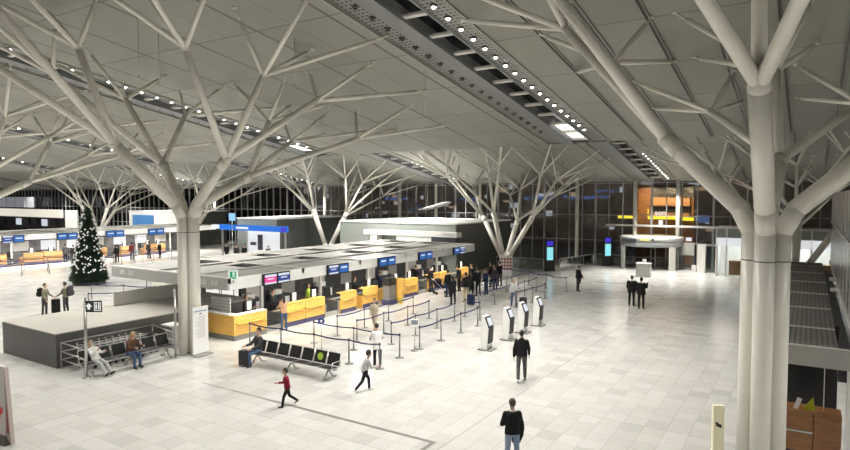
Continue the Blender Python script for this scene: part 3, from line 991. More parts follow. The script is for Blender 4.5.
# ------------------------------------------------------------------ kiosk blocks behind the islands
def block(x0, x1, y0, y1, h, front, side, label):
    t = thing('shop_block', label, 'shop', (0, 0, 0))
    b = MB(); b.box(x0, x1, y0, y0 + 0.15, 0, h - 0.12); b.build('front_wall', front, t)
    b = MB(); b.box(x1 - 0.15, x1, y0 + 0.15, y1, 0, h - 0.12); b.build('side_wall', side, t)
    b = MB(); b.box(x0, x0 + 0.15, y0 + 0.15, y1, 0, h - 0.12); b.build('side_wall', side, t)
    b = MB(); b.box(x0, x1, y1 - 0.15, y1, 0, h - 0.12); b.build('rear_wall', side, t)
    b = MB(); b.box(x0 - 0.06, x1 + 0.06, y0 - 0.06, y1 + 0.06, h - 0.12, h); b.build('roof', WHITER, t)
    return t


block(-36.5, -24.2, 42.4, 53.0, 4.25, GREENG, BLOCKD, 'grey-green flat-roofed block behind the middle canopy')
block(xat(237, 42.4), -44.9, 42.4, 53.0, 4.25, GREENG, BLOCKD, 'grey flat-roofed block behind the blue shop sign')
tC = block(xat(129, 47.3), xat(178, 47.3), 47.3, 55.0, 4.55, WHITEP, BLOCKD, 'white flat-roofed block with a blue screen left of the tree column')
b = MB(); b.box(xat(133, 47.2), xat(153, 47.2), 47.1, 47.3, 2.5, 4.0); b.build('blue_screen', mat('blue_screen_panel', (0.05, 0.16, 0.36), 0.3, emit=(0.06, 0.2, 0.5), estr=0.2), tC)
# lower white slab in front of the grey-green block
t = thing('canopy_slab', 'low white slab roof in front of the grey-green block', 'roof', (0, 0, 0))
b = MB(); b.box(-33.0, -23.6, 41.45, 42.3, 3.15, 3.55); b.build('slab', WHITER, t)
b = MB(); b.box(-26.0, -23.7, 41.5, 42.3, 2.72, 3.15); b.build('glazed_end', SIGND, t)
b = MB(); b.box(-32.3, -31.6, 41.5, 42.3, 0, 3.15); b.box(-29.5, -26.0, 41.5, 42.3, 0, 3.15); b.build('support_wall', WHITEP, t)

# blue shop with lit wall
t = thing('blue_shop', 'shop with a bright blue lit fascia left of the grey block', 'shop', (0, 0, 0))
xl, xr = xat(219, 41.2), xat(286, 41.2)
b = MB(); b.box(xl, xr, 41.2, 41.5, 3.0, 3.55); fb = b.build('blue_fascia', BLUELIT, t)
b = MB(); b.box(xat(236, 41.2), xat(248, 41.2), 41.17, 41.2, 3.15, 3.38); b.build('white_lettering_bar', SCRWHITE, fb)
b = MB(); b.box(xl - 1.2, xl, 41.2, 41.5, 3.1, 3.5); b.build('white_fascia_end', SCRWHITE, t)
b = MB(); b.box(xr - 0.7, xr + 0.02, 41.15, 41.2, 3.05, 3.5); b.build('violet_fascia_end', SCRVIO, t)
b = MB(); b.box(xat(246, 42), xat(278, 42), 42.05, 42.2, 0, 3.0); b.build('lit_wall', SHOPLIT, t)
for x in (xl + 0.3, xat(246, 41.3), xr - 0.3):
    b = MB(); b.box(x - 0.07, x + 0.07, 41.3, 41.45, 0, 3.0); b.build('post', STEEL, t)
b = MB(); b.box(xat(250, 42), xat(255.5, 42), 41.98, 42.05, 1.5, 1.8); b.build('dark_notice', SIGND, t)
b = MB(); b.box(xat(258, 42), xat(262, 42), 41.9, 42.05, 0.9, 2.6); b.build('menu_panel', SIGND, t)
t = thing('yellow_cabinet', 'small yellow and white cabinet against the lit shop wall', 'cabinet', (xat(259.5, 41.3), 41.3, 0))
b = MB(); b.box(-0.4, 0.4, -0.3, 0.3, 0, 1.1); b.build('body', WHITEP, t)
b = MB(); b.box(-0.4, 0.4, -0.32, -0.3, 0.3, 0.9); b.build('yellow_front', mat('pale_yellow', (0.75, 0.7, 0.2), 0.5), t)
t = thing('hanging_sign', 'small pale blue sign on a pole above the blue shop', 'sign', (xat(232, 40.8), 40.8, 0))
b = MB(); b.box(-0.45, 0.45, -0.05, 0.05, 4.0, 4.75); b.build('sign_panel', emis('pale_blue_sign', (0.25, 0.5, 0.85), 0.7), t)
b = MB(); b.tube((0, 0, 0), (0, 0, 4.0), 0.05, 0.05, 8); b.build('pole', STEEL, t)

# far left shop with cream fascia and glazed room above
t = thing('cafe_front', 'cream lit fascia of the cafe above the far left canopy', 'shop', (0, 0, 0))
xa, xb = -140.0, xat(57, 46.5)
b = MB(); b.box(xa, xb, 47.1, 47.4, 3.2, 4.45); b.build('cream_fascia', CREAMLIT, t)
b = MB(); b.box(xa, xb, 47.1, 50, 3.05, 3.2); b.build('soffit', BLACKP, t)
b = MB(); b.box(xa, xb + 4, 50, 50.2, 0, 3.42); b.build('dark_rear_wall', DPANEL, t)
b = MB(); b.box(xb + 0.5, xb + 4.0, 47.4, 47.6, 0, 4.4); b.build('beige_wall', WHITEP, t)
for i in range(13):
    x = xb - 3 - i * 3.0
    b = MB(); b.box(x, x + 1.6, 49.8, 49.98, 1.6, 2.7); b.build('menu_screen', SCRWHITE if i % 3 == 0 else SIGND, t)
t = thing('glazed_room', 'grey glazed upper room at the left picture edge', 'room', (0, 0, 0))
x1 = xat(28, 50)
b = MB(); b.box(-145, x1, 51.0, 51.2, 4.6, 6.4); b.build('glazing', mat('glowing_grey_glazing', (0.30, 0.31, 0.33), 0.2, emit=(0.8, 0.85, 1.0), estr=0.12), t)  # emission put into the glazing for the light of the room behind
b = MB()
for i in range(8):
    b.box(x1 - 3.4 * i - 0.05, x1 - 3.4 * i + 0.05, 50.9, 51.0, 4.6, 6.4)
b.build('mullions', LBAR, t)
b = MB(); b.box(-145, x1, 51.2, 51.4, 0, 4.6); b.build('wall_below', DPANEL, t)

t = thing('gallery_window', 'row of pale lit upper windows above the Christmas tree behind the tree column branches', 'window', (0, 0, 0))
for i in range(9):
    xa = xat(92 + 5.4 * i, 58.5); xb = xat(96.6 + 5.4 * i, 58.5)
    b = MB(); b.box(xa, xb, 58.4, 58.6, 5.9, 6.8); b.build('pane', emis('pale_window', (0.6, 0.78, 0.74), 0.5) if i == 0 else MATS['pale_window'], t)
b = MB(); b.box(xat(90, 58.7), xat(142, 58.7), 58.6, 58.8, 4.0, 7.2); b.build('frame', DSTEEL, t)

# ------------------------------------------------------------------ right side pavilion and slatted wall
t = thing('information_pavilion', 'low pavilion with a louvred grey roof behind the right foreground column', 'pavilion', (0, 0, 0))
b = MB(); b.box(-1.25, 0.62, 16.1, 37, 2.92, 3.0); b.build('louvre_roof', LOUVRE, t)
b = MB(); b.box(-1.3, 1.6, 15.95, 16.1, 2.58, 3.03); b.build('front_fascia', GPANEL, t)
b = MB()
for y in (18.4, 21.7, 25, 28.4, 31.8, 35): b.box(-1.25, 0.62, y, y + 0.05, 3.0, 3.03)
b.build('roof_ribs', LBAR, t)
b = MB(); b.box(-1.3, -1.25, 16.1, 37, 2.6, 3.03); b.build('side_fascia', GPANEL, t)
b = MB(); b.box(-1.2, 0.75, 19.5, 19.6, 0, 2.9); b.build('shade_panel', BLACKM, t)  # black sheet put in for the shade under the pavilion roof
b = MB(); b.box(0.80, 0.92, 16.15, 16.3, 0, 2.58); b.build('corner_post', WHITEP, t)
b = MB(); b.box(-1.2, -1.1, 16.3, 16.4, 0, 2.58); b.build('corner_post', WHITEP, t)
b = MB(); b.box(0.40, 0.42, 17.5, 17.52, 1.14, 2.9); b.build('door_stile', STEEL, t)
t = thing('wooden_counter', 'brown wooden counter under the pavilion roof beside the right column', 'counter', (0, 0, 0))
b = MB(); b.box(-1.0, 0.20, 17.3, 17.36, 0.64, 1.12); b.box(-1.0, 0.20, 17.3, 17.36, 0.12, 0.58); b.build('drawer_front', WALNUT, t)
b = MB(); b.box(0.22, 0.78, 17.3, 17.36, 0.0, 1.14); b.build('end_front', WALNUT, t)
b = MB(); b.box(-1.0, 0.20, 17.28, 17.34, 0.59, 0.63); b.build('steel_strip', STEEL, t)
b = MB(); b.box(-1.0, 0.78, 17.36, 18.0, 0.1, 1.1); b.build('carcass', WALNUT, t)
b = MB(); b.box(-1.0, 0.78, 17.4, 18.0, 0.0, 0.1); b.build('plinth', BLACKP, t)
t = thing('notice_holder', 'white notice leaning on the wooden counter', 'notice', (-0.13, 17.5, 1.10))
b = MB(); b.obox((0, 0, 0.14), (0.05, 0, -0.015), (0, 0.01, 0.0), (0.045, 0, 0.14)); b.build('sheet', PAPER, t)
t = thing('pennant', 'lime yellow pointed sign beside the white notice on the wooden counter', 'sign', (0.10, 17.55, 1.10))
b = MB(); b.prism([(-0.13, 0.0), (0.13, 0.0), (0.10, 0.34)], 1, -0.015, 0.015); b.build('sheet', mat('lime', (0.55, 0.65, 0.03), 0.5), t)

b = MB(); b.box(0.98, 1.06, 16.4, 38, 3.05, 6.6); struct('wall_right_slatted', b, WALLSLAT)
b = MB(); b.box(0.93, 0.98, 16.4, 38, 5.1, 5.16); b.box(0.93, 0.98, 16.4, 38, 3.0, 3.08); struct('trim_10', b, LBAR)
b = MB(); b.box(0.64, 0.98, 16.4, 38, 2.2, 2.5); struct('trim_11', b, BLACKP)  # black filler put in for the shade in the gap beside the roof
for i, (y, z) in enumerate(((27.3, 3.3), (25.6, 3.12))):
    t = thing('wall_lamp', ['small white lamp on the slatted wall above the louvred roof, upper one', 'small white lamp on the slatted wall above the louvred roof, lower one'][i], 'lamp', (0.93, y, z))
    b = MB(); b.box(-0.24, 0, -0.06, 0.06, -0.06, 0.06); b.build('head', WHITEP, t)

# slim cream box beside the right trunk
t = thing('information_post', 'slim cream box post with a black emblem left of the right column', 'post', (-1.62, 14.75, 0), R(32))
b = MB(); b.box(-0.12, 0.12, -0.05, 0.05, 0, 1.72); b.build('body', CREAMB, t)
b = MB(); b.obox((0.0, -0.053, 1.28), (0.06, 0, -0.025), (0, 0.003, 0), (0.0, 0, 0.04)); b.ell((-0.05, -0.053, 1.33), (0.03, 0.004, 0.03), 8, 6); b.build('emblem', BLACKP, t)

# glazed booth at the far right and small gates
t = thing('glass_booth', 'white framed glass booth with a wooden counter at the far right', 'booth', (0, 0, 0))
x0 = -6.3
b = MB(); b.box(x0, 3.0, 53.6, 53.75, 3.12, 3.85); b.build('glass_band', GREENG, t)
b = MB(); b.box(x0 - 0.1, 3.1, 53.5, 56.5, 3.85, 3.95); b.build('roof', LBAR, t)
b = MB(); b.box(x0, 3.0, 53.55, 53.75, 2.45, 3.12); b.build('white_band', SHOPLIT, t)
b = MB(); b.box(x0, 3.0, 56.2, 56.4, 0, 3.85); b.build('rear_wall', WHITEP, t)
b = MB(); b.box(x0, 3.0, 53.62, 53.65, 0, 2.45); b.build('glazing', GLASSB, t)
for x in (x0, x0 + 0.75, -3.2, 0.2, 3.0):
    b = MB(); b.box(x - 0.06, x + 0.06, 53.55, 53.72, 0, 3.85); b.build('post', LBAR, t)
b = MB(); b.box(x0, x0 + 0.1, 53.75, 56.2, 0, 3.85); b.build('side_wall', WHITEP, t)
t = thing('booth_counter', 'light wooden counter inside the glass booth at far right', 'counter', (0, 0, 0))
b = MB(); b.box(-5.4, 2.5, 54.0, 54.1, 0.1, 1.2); b.build('front_panel', OAK, t)
b = MB(); b.box(-5.4, 2.5, 53.95, 54.6, 1.2, 1.26); b.build('top', OAK, t)
ld = bpy.data.lights.new('booth_lamp', 'AREA'); ld.energy = 300; ld.shape = 'RECTANGLE'; ld.size = 7; ld.size_y = 0.3
o = bpy.data.objects.new('booth_lamp', ld); C.objects.link(o); o.location = (-1.7, 53.95, 3.75)
p = at(703, 271)
t = thing('access_gate', 'pale narrow gate cabinet left of the glass booth', 'gate', (p.x, 55.6, 0))
b = MB(); b.box(-0.32, 0.32, -0.3, 0.3, 0, 2.35); b.build('cabinet', LBAR, t)
b = MB(); b.box(0.32, 1.5, -0.05, 0.05, 2.25, 2.35); b.build('lintel', STEEL, t)
b = MB(); b.box(0.36, 1.45, -0.02, 0.02, 0.05, 2.25); b.build('glass_leaf', GLASSR, t)
b = MB(); b.box(-0.75, -0.4, -0.2, 0.2, 0, 0.55); tag(b.build('steel_bin', LBAR, loc=(p.x, 55.6, 0)), 'low pale box beside the narrow gate cabinet', 'bin')
t = thing('notice_board', 'grey notice board with a lit top right of the revolving door', 'board', (xat(689, 56.6), 56.6, 0))
b = MB(); b.box(-0.5, 0.5, -0.05, 0.05, 1.3, 2.4); b.build('panel', GPANEL, t)
b = MB(); b.box(-0.2, 0.25, -0.06, 0.04, 2.55, 2.85); b.build('lit_sign', SCRWHITE, t)
b = MB(); b.box(-0.5, -0.42, -0.04, 0.04, 0, 1.3); b.box(0.42, 0.5, -0.04, 0.04, 0, 1.3); b.build('leg', DSTEEL, t)

# revolving door
t = thing('revolving_door', 'round glass revolving door with a pale canopy at the far entrance', 'door', (*[FW * 54.3 + RT * (54.3 * (652 - 425) / 600)][0].xy, 0))
b = MB(); n = 36
for i in range(n):
    pass
RD = 2.65
b.lathe([(RD + 0.06, 2.75), (RD + 0.06, 3.1), (RD, 3.14), (0.01, 3.18)], 40); b.build('canopy_ring', LBAR, t)
b = MB(); b.lathe([(RD, 2.2), (RD + 0.02, 2.2), (RD + 0.02, 2.75), (RD, 2.75)], 40); b.build('glass_drum', mat('drum_panel', (0.32, 0.34, 0.35), 0.3), t)


def arc(mb, a0, a1, z0, z1, r, th, n=14):
    for i in range(n):
        a = R(a0 + (a1 - a0) * i / n); c = R(a0 + (a1 - a0) * (i + 1) / n)
        vs = [(rr * math.cos(q), rr * math.sin(q), z) for z in (z0, z1) for rr, q in ((r, a), (r + th, a), (r + th, c), (r, c))]
        mb.add(vs, [(0, 3, 2, 1), (4, 5, 6, 7), (0, 1, 5, 4), (1, 2, 6, 5), (2, 3, 7, 6), (3, 0, 4, 7)], True)


b = MB(); arc(b, -38, 30, 0.05, 2.2, RD, 0.03); b.build('curved_glass', GLASSB, t)
b = MB(); arc(b, 150, 218, 0.05, 2.2, RD, 0.03); b.build('curved_glass', GLASSB, t)
for a in (-38, 218):
    b = MB(); b.obox((RD * math.cos(R(a)), RD * math.sin(R(a)), 1.1), (0.28 * math.cos(R(a + 90)), 0.28 * math.sin(R(a + 90)), 0), (0.08 * math.cos(R(a)), 0.08 * math.sin(R(a)), 0), (0, 0, 1.1))
    b.build('door_pillar', LBAR, t)
for a in (20, 110, 200, 290):
    b = MB()
    d = Vector((math.cos(R(a)), math.sin(R(a)), 0))
    for s, e in (((0.1), (2.3)),):
        b.obox(d * 1.2 + Vector((0, 0, 0.1)), d * 1.1, d.cross(Vector((0, 0, 1))) * 0.03, (0, 0, 0.06)); b.obox(d * 1.2 + Vector((0, 0, 2.1)), d * 1.1, d.cross(Vector((0, 0, 1))) * 0.03, (0, 0, 0.06))
        b.obox(d * 2.3 + Vector((0, 0, 1.1)), d * 0.04, d.cross(Vector((0, 0, 1))) * 0.03, (0, 0, 1.05)); b.obox(d * 1.2 + Vector((0, 0, 1.0)), d * 1.1, d.cross(Vector((0, 0, 1))) * 0.02, (0, 0, 0.03))
    w = b.build('door_wing', DSTEEL, t)
    g = MB(); g.obox(d * 1.2 + Vector((0, 0, 1.1)), d * 1.1, d.cross(Vector((0, 0, 1))) * 0.008, (0, 0, 1.0)); g.build('wing_glass', GLASSD, w)
b = MB(); b.tube((0, 0, 0), (0, 0, 2.75), 0.09, 0.09, 12); b.build('centre_shaft', DSTEEL, t)
b = MB(); b.box(-0.35, 0.35, -RD - 0.12, -RD + 0.3, 2.84, 3.04); b.build('yellow_sign', emis('yellow_sign', (1, 0.85, 0.2), 0.7), t)
b = MB(); b.box(-1.9, -0.7, -RD - 0.12, -RD + 0.9, 2.72, 2.95); b.box(0.6, 0.75, -RD - 0.12, -RD + 0.3, 2.82, 3.06); b.build('dark_sensor', SIGND, t)
t.scale = (1, 1, 0.92)
p = at(643, 277)
t = thing('steel_bin', 'square pale steel cabinet in front of the revolving door', 'bin', (p.x, p.y + 0.3, 0))
b = MB(); b.box(-0.55, 0.5, -0.35, 0.35, 0.0, 1.05); b.build('body', GPANEL, t)
b = MB(); b.box(-0.58, 0.53, -0.38, 0.38, 1.05, 1.1); b.build('top', LBAR, t)
b = MB(); b.box(-0.1, 0.15, -0.1, 0.1, 1.1, 1.4); b.build('dispenser', WHITEP, t)

# screen totems
for px, py, yy, lb_ in ((550, 270.5, 49.4, 'tall black totem with violet and cyan screen beside the queue'), (608, 259, 56.0, 'tall black totem with violet and cyan screen next to the glass front')):
    xx = xat(px, yy)
    t = thing('screen_totem', lb_, 'display', (xx, yy, 0), R(38))
    b = MB(); b.box(-0.44, 0.44, -0.12, 0.12, 0.06, 2.75); b.build('housing', BLACKP, t)
    b = MB(); b.box(-0.5, 0.5, -0.2, 0.2, 0, 0.06); b.build('base', BLACKP, t)
    b = MB(); b.box(-0.27, 0.27, -0.135, -0.12, 2.2, 2.6); b.build('upper_screen', SCRVIO, t)
    b = MB(); b.box(-0.27, 0.27, -0.135, -0.12, 0.95, 2.06); b.build('lower_screen', SCRCYAN, t)

# glass railings
def railing(pts, label):
    t = thing('glass_railing', label, 'railing', (0, 0, 0))
    for a, c in zip(pts[:-1], pts[1:]):
        a = Vector((*a, 0)); c = Vector((*c, 0)); L = (c - a).length; n = max(1, int(L / 1.9)); d = (c - a).normalized(); nn = d.cross(Vector((0, 0, 1)))
        g = MB(); g.obox((a + c) / 2 + Vector((0, 0, 0.52)), d * L / 2, nn * 0.01, (0, 0, 0.42)); g.build('glass_pane', GLASSR, t)
        h = MB(); h.tube(a + Vector((0, 0, 1.02)), c + Vector((0, 0, 1.02)), 0.035, 0.035, 8); h.build('handrail', STEEL, t)
        for i in range(n + 1):
            p_ = a + (c - a) * i / n
            q = MB(); q.tube(p_, p_ + Vector((0, 0, 1.0)), 0.03, 0.03, 8); q.build('post', STEEL, t)


railing([(-32.5, 53.8), (-23.9, 53.8)] and [(-23.8, 49.2), (-19.3, 49.2)], 'glass railing with steel handrail left of the tall black totem')
railing([(-18.3, 50.4), (-17.0, 56.2)], 'glass railing with steel handrail right of the tall black totem')
railing([(-16.9, 56.3), (-14.2, 56.3)], 'glass railing with steel handrail in front of the glass front left of the revolving door')

# poster rack under the middle rear column
t = thing('brochure_rack', 'white rack of red brochures in front of the middle rear column', 'rack', (*(FW * 48.0 + RT * 6.52).xy, 0), R(32))
b = MB(); b.box(-0.5, 0.5, -0.05, 0.05, 0.05, 1.6); b.build('board', WHITEP, t)
b = MB()
for i in range(4):
    for j in range(4):
        b.box(-0.45 + i * 0.235, -0.27 + i * 0.235, -0.07, -0.05, 0.55 + j * 0.26, 0.74 + j * 0.26)
o = b.build('brochures', mat('brochure_red', (0.30, 0.10, 0.09), 0.6), t)
b = MB(); b.box(-0.5, -0.45, -0.25, 0.25, 0, 0.06); b.box(0.45, 0.5, -0.25, 0.25, 0, 0.06); b.build('foot', STEEL, t)

# ------------------------------------------------------------------ grey enclosure at left with rails, trolleys and bench
t = thing('grey_enclosure', 'large low dark grey enclosure with a pale top at left', 'enclosure', (0, 0, 0))
X0, X1, Y0, Y1 = -27.8, -23.5, 11.2, 20.6
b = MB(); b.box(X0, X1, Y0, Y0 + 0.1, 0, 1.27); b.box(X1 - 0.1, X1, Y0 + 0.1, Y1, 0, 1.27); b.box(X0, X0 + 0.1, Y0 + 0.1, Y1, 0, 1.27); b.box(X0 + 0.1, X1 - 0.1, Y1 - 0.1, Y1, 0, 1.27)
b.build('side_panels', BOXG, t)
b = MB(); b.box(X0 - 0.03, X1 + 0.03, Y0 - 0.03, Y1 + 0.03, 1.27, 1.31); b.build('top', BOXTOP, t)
b = MB(); b.box(X0 + 0.45, X0 + 0.57, 15.6, Y1, 1.31, 1.95); b.build('parapet', LBAR, t)

t = thing('guide_rail', 'grey steel guide rails around the trolley bay and the left bench', 'rail', (0, 0, 0))
for pts in ([(-23.35, 11.3), (-21.45, 11.2)], [(-23.35, 11.3), (-23.35, 15.0)], [(-21.15, 14.55), (-23.35, 15.0)]):
    a, c = [Vector((*q, 0)) for q in pts]
    b = MB()
    for z in (0.35, 0.65, 0.98): b.tube(a + Vector((0, 0, z)), c + Vector((0, 0, z)), 0.025, 0.025, 8)
    for q in (a, c): b.tube(q, q + Vector((0, 0, 1.0)), 0.03, 0.03, 8)
    b.build('rail_section', STEEL, t)
t = thing('sign_post', 'tall steel post with a dark restroom and lift sign at left', 'sign', (-21.42, 11.2, 0))
b = MB(); b.tube((0, 0, 0), (0, 0, 2.85), 0.05, 0.05, 12); b.build('pole', STEEL, t)
b = MB(); b.tube((0, 0, 0), (0, 0, 0.03), 0.14, 0.14, 16); b.build('foot', STEEL, t)
b = MB(); b.obox((0.25, 0.16, 2.55), RT * 0.30, FW * 0.03, (0, 0, 0.2)); s = b.build('sign_panel', SIGND, t)
m_ = Vector((0.25, 0.16, 2.55)) - FW * 0.034
b = MB()
b.prism([(0, 0)] * 3, 2, 0, 0) if False else None
def sb(u, w, hu, hw): b.obox(m_ + RT * u + Vector((0, 0, w)), RT * hu, FW * 0.003, (0, 0, hw))
sb(0.06, 0.0, 0.012, 0.15); sb(0.27, 0.0, 0.012, 0.15); sb(0.165, 0.14, 0.11, 0.012); sb(0.165, -0.14, 0.11, 0.012)
sb(0.12, -0.02, 0.025, 0.075); sb(0.21, -0.02, 0.025, 0.075)
b.ell(m_ + RT * 0.12 + Vector((0, 0, 0.09)), (0.026, 0.02, 0.026), 8, 6); b.ell(m_ + RT * 0.21 + Vector((0, 0, 0.09)), (0.026, 0.02, 0.026), 8, 6)
b.add([m_ + RT * u + Vector((0, 0, w)) - FW * k for k in (0.003, -0.003) for u, w in ((-0.26, 0), (-0.02, 0), (-0.14, 0.12))], [(0, 1, 2), (5, 4, 3), (0, 3, 4, 1), (1, 4, 5, 2), (2, 5, 3, 0)])
sb(-0.14, -0.05, 0.045, 0.055)
b.build('pictograms', SIGNW, s)
t = thing('steel_post', 'tall steel post at the right end of the left bench', 'post', (-21.12, 14.55, 0))
b = MB(); b.tube((0, 0, 0), (0, 0, 2.75), 0.045, 0.045, 12); b.build('pole', STEEL, t)
b = MB(); b.tube((0, 0, 0), (0, 0, 0.03), 0.14, 0.14, 16); b.build('foot', STEEL, t)
t = thing('info_board', 'white printed notice board standing against the left tree column', 'sign', (-20.68, 15.36, 0), R(-90))
b = MB(); b.box(-0.36, 0.36, 0, 0.05, 0.08, 1.98); b.build('board', PAPER, t)
b = MB()
random.seed(5)
for i in range(14):
    w = random.uniform(0.18, 0.30)
    b.box(-0.22, -0.22 + w * 1.5, 0.05, 0.054, 0.72 + i * 0.065, 0.745 + i * 0.065)
o = b.build('text_lines', mat('print_grey', (0.55, 0.53, 0.55), 0.6), t)
b = MB(); b.box(-0.30, 0.30, 0.05, 0.054, 1.78, 1.82); b.box(-0.05, 0.05, 0.05, 0.054, 1.66, 1.72); b.build('heading', mat('print_blue', (0.2, 0.25, 0.5), 0.6), t)
b = MB(); b.box(-0.38, 0.38, -0.05, 0.3, 0, 0.05); b.build('foot_plate', STEEL, t)
p = at(165, 331)
t = thing('side_table', 'small white-topped stand behind the left bench next to the tree column', 'table', (-22.85, 15.6, 0))
b = MB(); b.box(-0.35, 0.35, -0.3, 0.3, 0.92, 0.98); b.build('top', WHITEP, t)
b = MB(); b.box(-0.25, 0.25, -0.2, 0.2, 0, 0.92); b.build('body', GPANEL, t)


def seat_row(loc, rz, n, w, label, sticker=None):
    """row of beam seats facing local -Y"""
    t = thing('seat_row', label, 'bench', loc, rz)
    L = n * w
    b = MB(); b.box(-L / 2, L / 2, -0.04, 0.04, 0.33, 0.39); b.build('beam', STEEL, t)
    for i in range(n):
        xc = -L / 2 + (i + 0.5) * w
        hw = w / 2 - 0.035
        b = MB(); b.obox((xc, -0.07, 0.43), (hw, 0, 0), (0, 0.225, -0.02), (0, 0.002, 0.016)); b.build('seat', BLACKM, t)
        b = MB(); b.obox((xc, 0.235, 0.66), (hw - 0.01, 0, 0), (0, 0.012, 0.004), (0, 0.07, 0.2)); bk = b.build('backrest', BLACKM, t)
        if sticker == i:
            m = MB(); m.tube((xc, 0.215, 0.67), (xc, 0.205, 0.672), 0.13, 0.13, 20); m.build('lime_sticker', GREENST, bk)
        b = MB()
        for s in (-1, 1):
            xx = xc + s * (hw + 0.005)
            b.path([(xx, -0.30, 0.44), (xx, 0.15, 0.41), (xx, 0.31, 0.87)], 0.014, 8)
        b.path([(xc - hw, 0.31, 0.87), (xc + hw, 0.31, 0.87)], 0.014, 8); b.path([(xc - hw, -0.30, 0.44), (xc + hw, -0.30, 0.44)], 0.014, 8)
        b.build('seat_frame', STEEL, t)
    for i in (0.08, 0.5, 0.92):
        xx = -L / 2 + L * i
        b = MB(); b.path([(xx, 0, 0.35), (xx, -0.22, 0.06), (xx, -0.36, 0.03)], 0.03, 10); b.path([(xx, 0, 0.35), (xx, 0.2, 0.06), (xx, 0.34, 0.03)], 0.03, 10)
        b.ell((xx, -0.38, 0.025), (0.05, 0.05, 0.025), 10, 6); b.ell((xx, 0.36, 0.025), (0.05, 0.05, 0.025), 10, 6)
        b.build('leg', STEEL, t)
    for s in (-1, 1):
        xx = s * (L / 2)
        b = MB(); b.path([(xx, 0.2, 0.42), (xx, 0.2, 0.64), (xx, -0.2, 0.64), (xx, -0.25, 0.44)], 0.018, 8); b.build('armrest', STEEL, t)
    return t


seat_row((-15.95, 15.75, 0), 0, 7, 0.62, 'row of seven black mesh seats in the open hall in front of the desks', 5)
seat_row((-21.65, 12.95, 0), R(90), 6, 0.60, 'row of black seats beside the grey enclosure at left')


TROLM = mat('trolley_silver', (0.60, 0.60, 0.58), 0.35, 0.2)


def trolley(loc, rz, label, group):
    t = thing('luggage_trolley', label, 'trolley', loc, rz, group)
    b = MB()
    for s in (-1, 1):
        b.path([(s * 0.26, 0.05, 0.12), (s * 0.22, 0.85, 0.14)], 0.022, 6)
        b.path([(s * 0.27, -0.02, 0.14), (s * 0.27, -0.05, 0.62), (s * 0.27, -0.12, 1.0)], 0.022, 6)
    b.path([(-0.22, 0.85, 0.14), (0.22, 0.85, 0.14)], 0.022, 6)
    b.build('frame', TROLM, t)
    b = MB()
    for i in range(6): b.tube((-0.25 + i * 0.1, 0.05, 0.15), (-0.2 + i * 0.08, 0.8, 0.17), 0.012, 0.012, 5)
    for z in (0.35, 0.5): b.tube((-0.27, -0.03, z), (0.27, -0.03, z), 0.014, 0.014, 5)
    b.build('rack', TROLM, t)
    b = MB()
    for z0 in (0.66, 0.86):
        for s in (-1, 1): b.path([(s * 0.25, -0.07, z0), (s * 0.24, 0.18, z0)], 0.013, 5)
        b.path([(-0.24, 0.18, z0), (0.24, 0.18, z0)], 0.013, 5)
    b.build('basket', TROLM, t)
    b = MB(); b.tube((-0.27, -0.12, 1.0), (0.27, -0.12, 1.0), 0.025, 0.025, 8); b.build('handle', BLACKP, t)
    for x, y in ((-0.25, 0.0), (0.25, 0.0), (0, 0.8)):
        b = MB(); b.tube((x - 0.02, y, 0.065), (x + 0.02, y, 0.065), 0.065, 0.065, 12); b.build('wheel', BLACKP, t)
    return t


t0 = None
for i in range(9):
    loc = (-22.62, 11.75 + i * 0.27, 0)
    lb_ = 'silver luggage trolley in the nested row behind the left bench, %s from the near end' % ORD[i]
    if t0 is None: t0 = trolley(loc, 0, lb_, 'nested luggage trolleys')
    else:
        c_ = copy_tree(t0); c_.location = loc; c_['label'] = lb_

# display stand in the left foreground with a red leaf
t = thing('display_stand', 'white display stand with a red leaf at the bottom left corner', 'sign', (-17.75, 6.95, 0), R(8))
b = MB(); b.box(-1.1, 0.45, -0.06, 0.06, 0.25, 2.05); b.build('panel', mat('stand_white', (0.62, 0.58, 0.56), 0.5), t)
b = MB(); b.prism([(0.45, 0.25), (0.66, 0.05), (0.47, 2.0), (0.45, 2.0)], 1, -0.05, 0.05); b.build('side_panel', mat('stand_side', (0.42, 0.36, 0.33), 0.5), t)
leaf = [(0, -0.34), (0.02, -0.14), (0.17, -0.17), (0.14, -0.1), (0.30, 0.03), (0.25, 0.06), (0.28, 0.17), (0.17, 0.14), (0.15, 0.19), (0.06, 0.10), (0.10, 0.28), (0.05, 0.26), (0, 0.36)]
leaf = leaf + [(-x, y) for x, y in reversed(leaf[1:-1])]
b = MB(); b.add([(0.15 + x * 0.85, -0.066, 0.85 + z * 0.85) for x, z in leaf] + [(0.15, -0.066, 0.85)], [(i, (i + 1) % len(leaf), len(leaf)) for i in range(len(leaf))])
b.add([(0.15 + x * 0.85, -0.0605, 0.85 + z * 0.85) for x, z in leaf], [(i, (i + 1) % len(leaf), (i + 1) % len(leaf) - len(leaf) - 1, i - len(leaf) - 1) for i in range(0)])
b.build('red_leaf', RED, t)
b = MB(); b.prism([(0.50, 0.35), (0.60, 0.3), (0.53, 1.2)], 1, -0.056, -0.05); b.build('red_stripe', mat('dull_red', (0.30, 0.05, 0.05), 0.5), t)
b = MB(); b.box(-1.15, 0.50, -0.12, 0.12, 0.0, 0.25); b.build('base', mat('stand_base', (0.10, 0.09, 0.08), 0.5), t)

